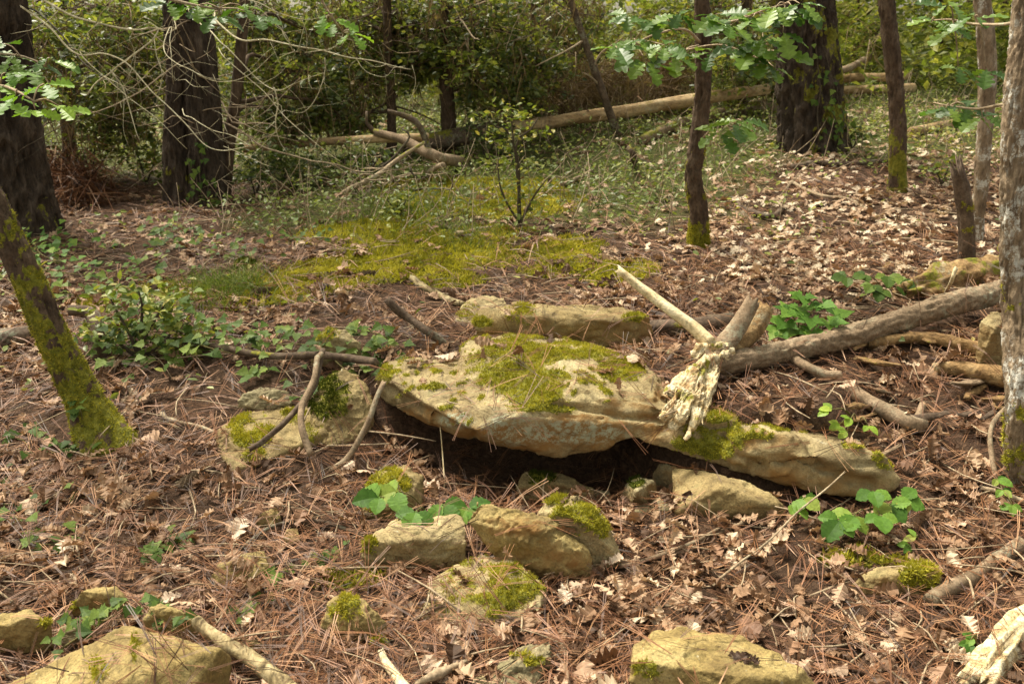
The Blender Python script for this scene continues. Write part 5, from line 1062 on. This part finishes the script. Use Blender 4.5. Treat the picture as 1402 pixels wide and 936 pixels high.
LITTER_ON_STONE = [(P(905, 505, 3.66), .20), (P(590, 480, 3.78), .15), (P(960, 540, 3.45), .18), (P(1100, 590, 3.15), .16), (G(690, 415, .1), .10), (P(1000, 570, 3.3), .15), (P(700, 452, 3.95), .12)]
def settle(x, y, rockp, mossp=1., greenp=1., z0=1.35):
    Z, n, K = drop(x, y, z0); m = mossmask(x, y); g = greenmask(x, y)
    low = (K == 1) & (Z - gz(x, y) < .035); pr = np.where(K == 0, 1., np.where(low, .6, np.where(K == 1, rockp, 0.)))
    for c, r_ in LITTER_ON_STONE: pr = np.maximum(pr, (K == 1)*.85*np.clip(1.6-1.6*np.hypot(x-c[0], y-c[1])/r_ + .8*f2(x, y, 9, 2, 95), 0, 1))
    pr = pr*(1-m*(1-mossp))*(1-g*(1-greenp)); pr[np.isnan(Z)] = 0; pr[n[:, 2] < .5] = 0
    k = rng.random(len(x)) < pr
    return np.stack([x, y, Z], 1)[k], n[k], K[k]
def deadt(fold, curl, seed, low=False):
    if low: V, Q = strip([0, .14, .27, .38, .50, .62, .78, .9, 1], [.03, .14, .10, .28, .14, .36, .20, .24, .02], fold, curl, .10, seed)
    else: V, Q = oak(fold, curl, .10, seed, .04)
    return V, tri(Q)
# pine needles, in pairs
def needle_t(c, sp):
    V = []; T = []
    for sgn in (-1, 1):
        k = len(V)
        for t in (0, .5, 1): V += [(-.0058+sgn*sp*t, t, c*t*(1-t)*4), (.0058+sgn*sp*t, t, c*t*(1-t)*4 + .003)]
        T += [(k, k+1, k+3), (k, k+3, k+2), (k+2, k+3, k+5), (k+2, k+5, k+4)]
    return np.array(V), np.array(T)
x, y = spots(105000, 1.7, 9.5, 1.6); dn = f2(x, y, 1.3, 3, 81)
k = rng.random(len(x)) < np.clip(.62 + .9*dn, .15, 1); x, y = x[k], y[k]
pos, n, K = settle(x, y, .16, .18, .15)
pos[:, 2] += rng.uniform(.001, .022, len(pos)); parts = []
nn = n + rng.normal(0, .22, n.shape); ch = rng.integers(0, 4, len(pos))
hd = rng.uniform(0, 6.28, len(pos)) + .0*dn[0]
for j, (c, sp) in enumerate([(.02, .05), (.06, .02), (-.03, .08), (.10, .03)]):
    q = ch == j; parts.append(scatter(needle_t(c, sp), pos[q], nn[q], hd[q], rng.uniform(.09, .17, q.sum())*(1+.03*pos[q][:, 1])))
V, T, a = joins(parts); tag(add('pine_needles', V, T, M['needle'], None, False, dict(rnd=a)), 'reddish brown pine needles strewn over ground and stones', None, None, 'stuff')
# dead oak leaves: the mass, then the largest 280 one by one
x, y = spots(33000, 1.8, 11, 1.05); dn = f2(x, y, 1.7, 3, 83)
lit = np.clip(.42 + 1.0*dn + .45*sst(.4, 1.6, x)*sst(4, 5, y), .06, 1); k = rng.random(len(x)) < lit; x, y = x[k], y[k]
pos, n, K = settle(x, y, .06, .34, .30); pos[:, 2] += rng.uniform(.004, .03, len(pos)); parts = []
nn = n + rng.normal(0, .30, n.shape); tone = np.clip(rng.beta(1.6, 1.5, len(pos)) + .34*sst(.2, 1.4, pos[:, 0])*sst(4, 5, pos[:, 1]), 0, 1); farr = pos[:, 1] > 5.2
for j in range(5):
    q = (rng.integers(0, 5, len(pos)) == j) & ~farr
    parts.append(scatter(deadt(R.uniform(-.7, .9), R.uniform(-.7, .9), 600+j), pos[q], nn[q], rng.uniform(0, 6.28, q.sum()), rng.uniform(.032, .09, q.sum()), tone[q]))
    if j < 3:
        q = (rng.integers(0, 3, len(pos)) == j) & farr
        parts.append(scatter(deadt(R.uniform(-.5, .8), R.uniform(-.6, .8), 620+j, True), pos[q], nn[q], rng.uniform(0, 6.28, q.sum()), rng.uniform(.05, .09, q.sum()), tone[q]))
V, T, a = joins([p for p in parts if len(p[0])]); tag(add('leaf_litter', V, T, M['deadleaf'], None, False, dict(rnd=a)), 'curled brown oak leaves covering the ground', None, None, 'stuff')
x, y = spots(900, 1.9, 5.0, 1.0, .56, .1); lit = np.clip(.5 + 1.1*f2(x, y, 1.7, 3, 83), .05, 1); k = rng.random(len(x)) < lit
pos, n, K = settle(x[k], y[k], .03, .25); order = rng.permutation(len(pos))[:280]
for i in order:
    inst(lm('dead', 'deadleaf_o', R.randrange(6)), 'dead_leaf', forest_floor, pos[i] + (0, 0, R.uniform(.012, .035)), n[i] + rng.normal(0, .38, 3), (R.gauss(0, 1), R.gauss(0, 1), R.gauss(0, .2)), R.uniform(.06, .10))
# small twigs
x, y = spots(1500, 1.9, 7, 1.3); pos, n, K = settle(x, y, .02, .3, .5); tw = []
for p in pos:
    a = rng.uniform(0, 6.28); l = rng.uniform(.08, .34); d = np.array([math.cos(a), math.sin(a), rng.uniform(-.05, .12)])*l; r_ = rng.uniform(.0018, .0048)
    tw.append(tube([p+(0, 0, .012), p+d*.5+rng.normal(0, .012, 3)+(0, 0, .02), p+d+(0, 0, .02)], [r_, r_*.8, r_*.5], 4, .2)[:2])
V, Fs = joinm(tw); tag(add('twig_litter', V, Fs, M['twig'], None), 'thin dead twigs scattered over the litter', None, None, 'stuff')
# litter and needles down in the hollow
x = rng.uniform(-.25, .62, 700); y = rng.uniform(2.9, 3.55, 700); g = gz(x, y); kk = g < .10; pos = np.stack([x, y, g+.012], 1)[kk]
V1 = scatter(needle_t(.05, .04), pos, upn(len(pos), .25), rng.uniform(0, 6.28, len(pos)), rng.uniform(.08, .15, len(pos)))
tag(add('pine_needles', V1[0], V1[1], M['needle'], None, False, dict(rnd=V1[2])), 'brown needles on the floor of the dark hollow', None, None, 'stuff')
# moss carpet
x, y = spots(330000, 2.2, 7.5, 1.2, .52, .3); m = mossmask(x, y); k = rng.random(len(x)) < np.clip(m*1.5-.35, 0, 1)
x, y, m = x[k], y[k], m[k]; z = gz(x, y) + .018*m*(1+f2(x, y, 14, 2, 50)); N = len(x)
p = np.stack([x, y, z], 1); d = rng.normal(0, .6, (N, 3)); d[:, 2] = .8; d /= np.linalg.norm(d, axis=1)[:, None]
s_ = np.cross(d, rng.normal(0, 1, (N, 3))); s_ /= np.linalg.norm(s_, axis=1)[:, None]; l = rng.uniform(.010, .026, N)[:, None]*(1+.06*y)[:, None]
V = np.stack([p-s_*l*.22, p+s_*l*.22, p+d*l], 1).reshape(-1, 3)
clump = np.clip(.5 + .9*f2(x, y, 7, 3, 88), 0, 1)
tag(add('moss', V, np.arange(3*N).reshape(-1, 3), M['mossm'], None, False, dict(rnd=np.repeat(np.clip(.7*clump+.3*rng.random(N), 0, 1), 3))), 'yellow green moss carpet on the bank behind the slab', None, None, 'stuff')
# grass tufts
gp = []
for c, rr, nb in [((312, 405), .22, 700), ((300, 395), .2, 300), ((548, 290), .3, 500), ((640, 330), .35, 250), ((600, 300), .6, 500)]:
    c = G(*c); q = rng.normal(0, rr*.6, (nb, 2)); gp.append(np.stack([c[0]+q[:, 0], c[1]+q[:, 1]], 1))
q = np.vstack(gp); N = len(q); p = np.stack([q[:, 0], q[:, 1], gz(q[:, 0], q[:, 1])], 1); d = rng.normal(0, .45, (N, 3)); d[:, 2] = 1
l = rng.uniform(.06, .15, N)[:, None]; s_ = np.cross(d, rng.normal(0, 1, (N, 3))); s_ /= np.linalg.norm(s_, axis=1)[:, None]
mid = p + d*l*.55; tip = p + d*l + np.stack([d[:, 0], d[:, 1], -np.abs(d[:, 0])], 1)*l*.4
V = np.stack([p-s_*.002, p+s_*.002, mid-s_*.0016, mid+s_*.0016, tip], 1).reshape(-1, 3)
T = (np.array([(0, 1, 3), (0, 3, 2), (2, 3, 4)])[None]+(np.arange(N)*5)[:, None, None]).reshape(-1, 3)
tag(add('grass', V, T, M['grass'], None, False, dict(rnd=np.repeat(rng.random(N), 5))), 'thin grass blades growing through the moss', None, None, 'stuff')
# green undergrowth
x, y = spots(98000, 4.2, 15, .9, .75, .8); g = greenmask(x, y); k = rng.random(len(x)) < np.clip((g*1.15-.12)*np.clip(.75 + 1.6*f2(x, y, 2.6, 3, 93), .08, 1), 0, 1); x, y = x[k], y[k]
hh = rng.random(len(x))**1.6*np.clip(.07 + .22*(f2(x, y, 1.3, 3, 91)+.35), .015, .36); pos = np.stack([x, y, gz(x, y) + .012 + hh], 1)
tn = np.clip(.45 + .8*f2(x, y, 1.9, 3, 97) + .35*(rng.random(len(x))-.5) + .1*(y-7)/5, 0, 1)
V, T, a = scatter(OVAL, pos, upn(len(pos), .55) + (0, -.25, 0), rng.uniform(0, 6.28, len(pos)), rng.uniform(.016, .046, len(pos))*(1+.025*pos[:, 1]), tn)
tag(add('undergrowth', V, T, M['under'], None, False, dict(rnd=a)), 'knee low green bramble and ivy cover under the trees', None, None, 'stuff')
x, y = spots(1500, 5.2, 11, 1.); g = greenmask(x, y); k = g > .3; st_ = []
for a_, b_ in zip(x[k], y[k]):          # their bare stems
    p_ = np.array([a_, b_, gz(a_, b_)[0]]); e_ = p_ + (rng.normal(0, .16), rng.normal(0, .16), rng.uniform(.08, .42)); st_.append(tube([p_, (p_+e_)/2 + rng.normal(0, .03, 3), e_], [.004, .003, .0015], 3, .2)[:2])
V, Fs = joinm(st_); tag(add('undergrowth_stems', V, Fs, M['twig'], None), 'thin bare stems standing among the low green cover', None, None, 'stuff')
x, y = spots(1100, 3.6, 6.2, 1., .6, .2); lf_ = (1-sst(-1.6, -.9, x)); k = rng.random(len(x)) < .10 + .75*lf_; x, y = x[k], y[k]; pos, n, K = settle(x, y, 0, .6)
pos[:, 2] += rng.uniform(.01, .07, len(pos)); V, T, a = scatter(OVAL, pos, n + rng.normal(0, .4, n.shape), rng.uniform(0, 6.28, len(pos)), rng.uniform(.03, .055, len(pos)))
tag(add('seedlings', V, T, M['under'], None, False, dict(rnd=a)), 'small green seedlings coming up through the litter', None, None, 'stuff')
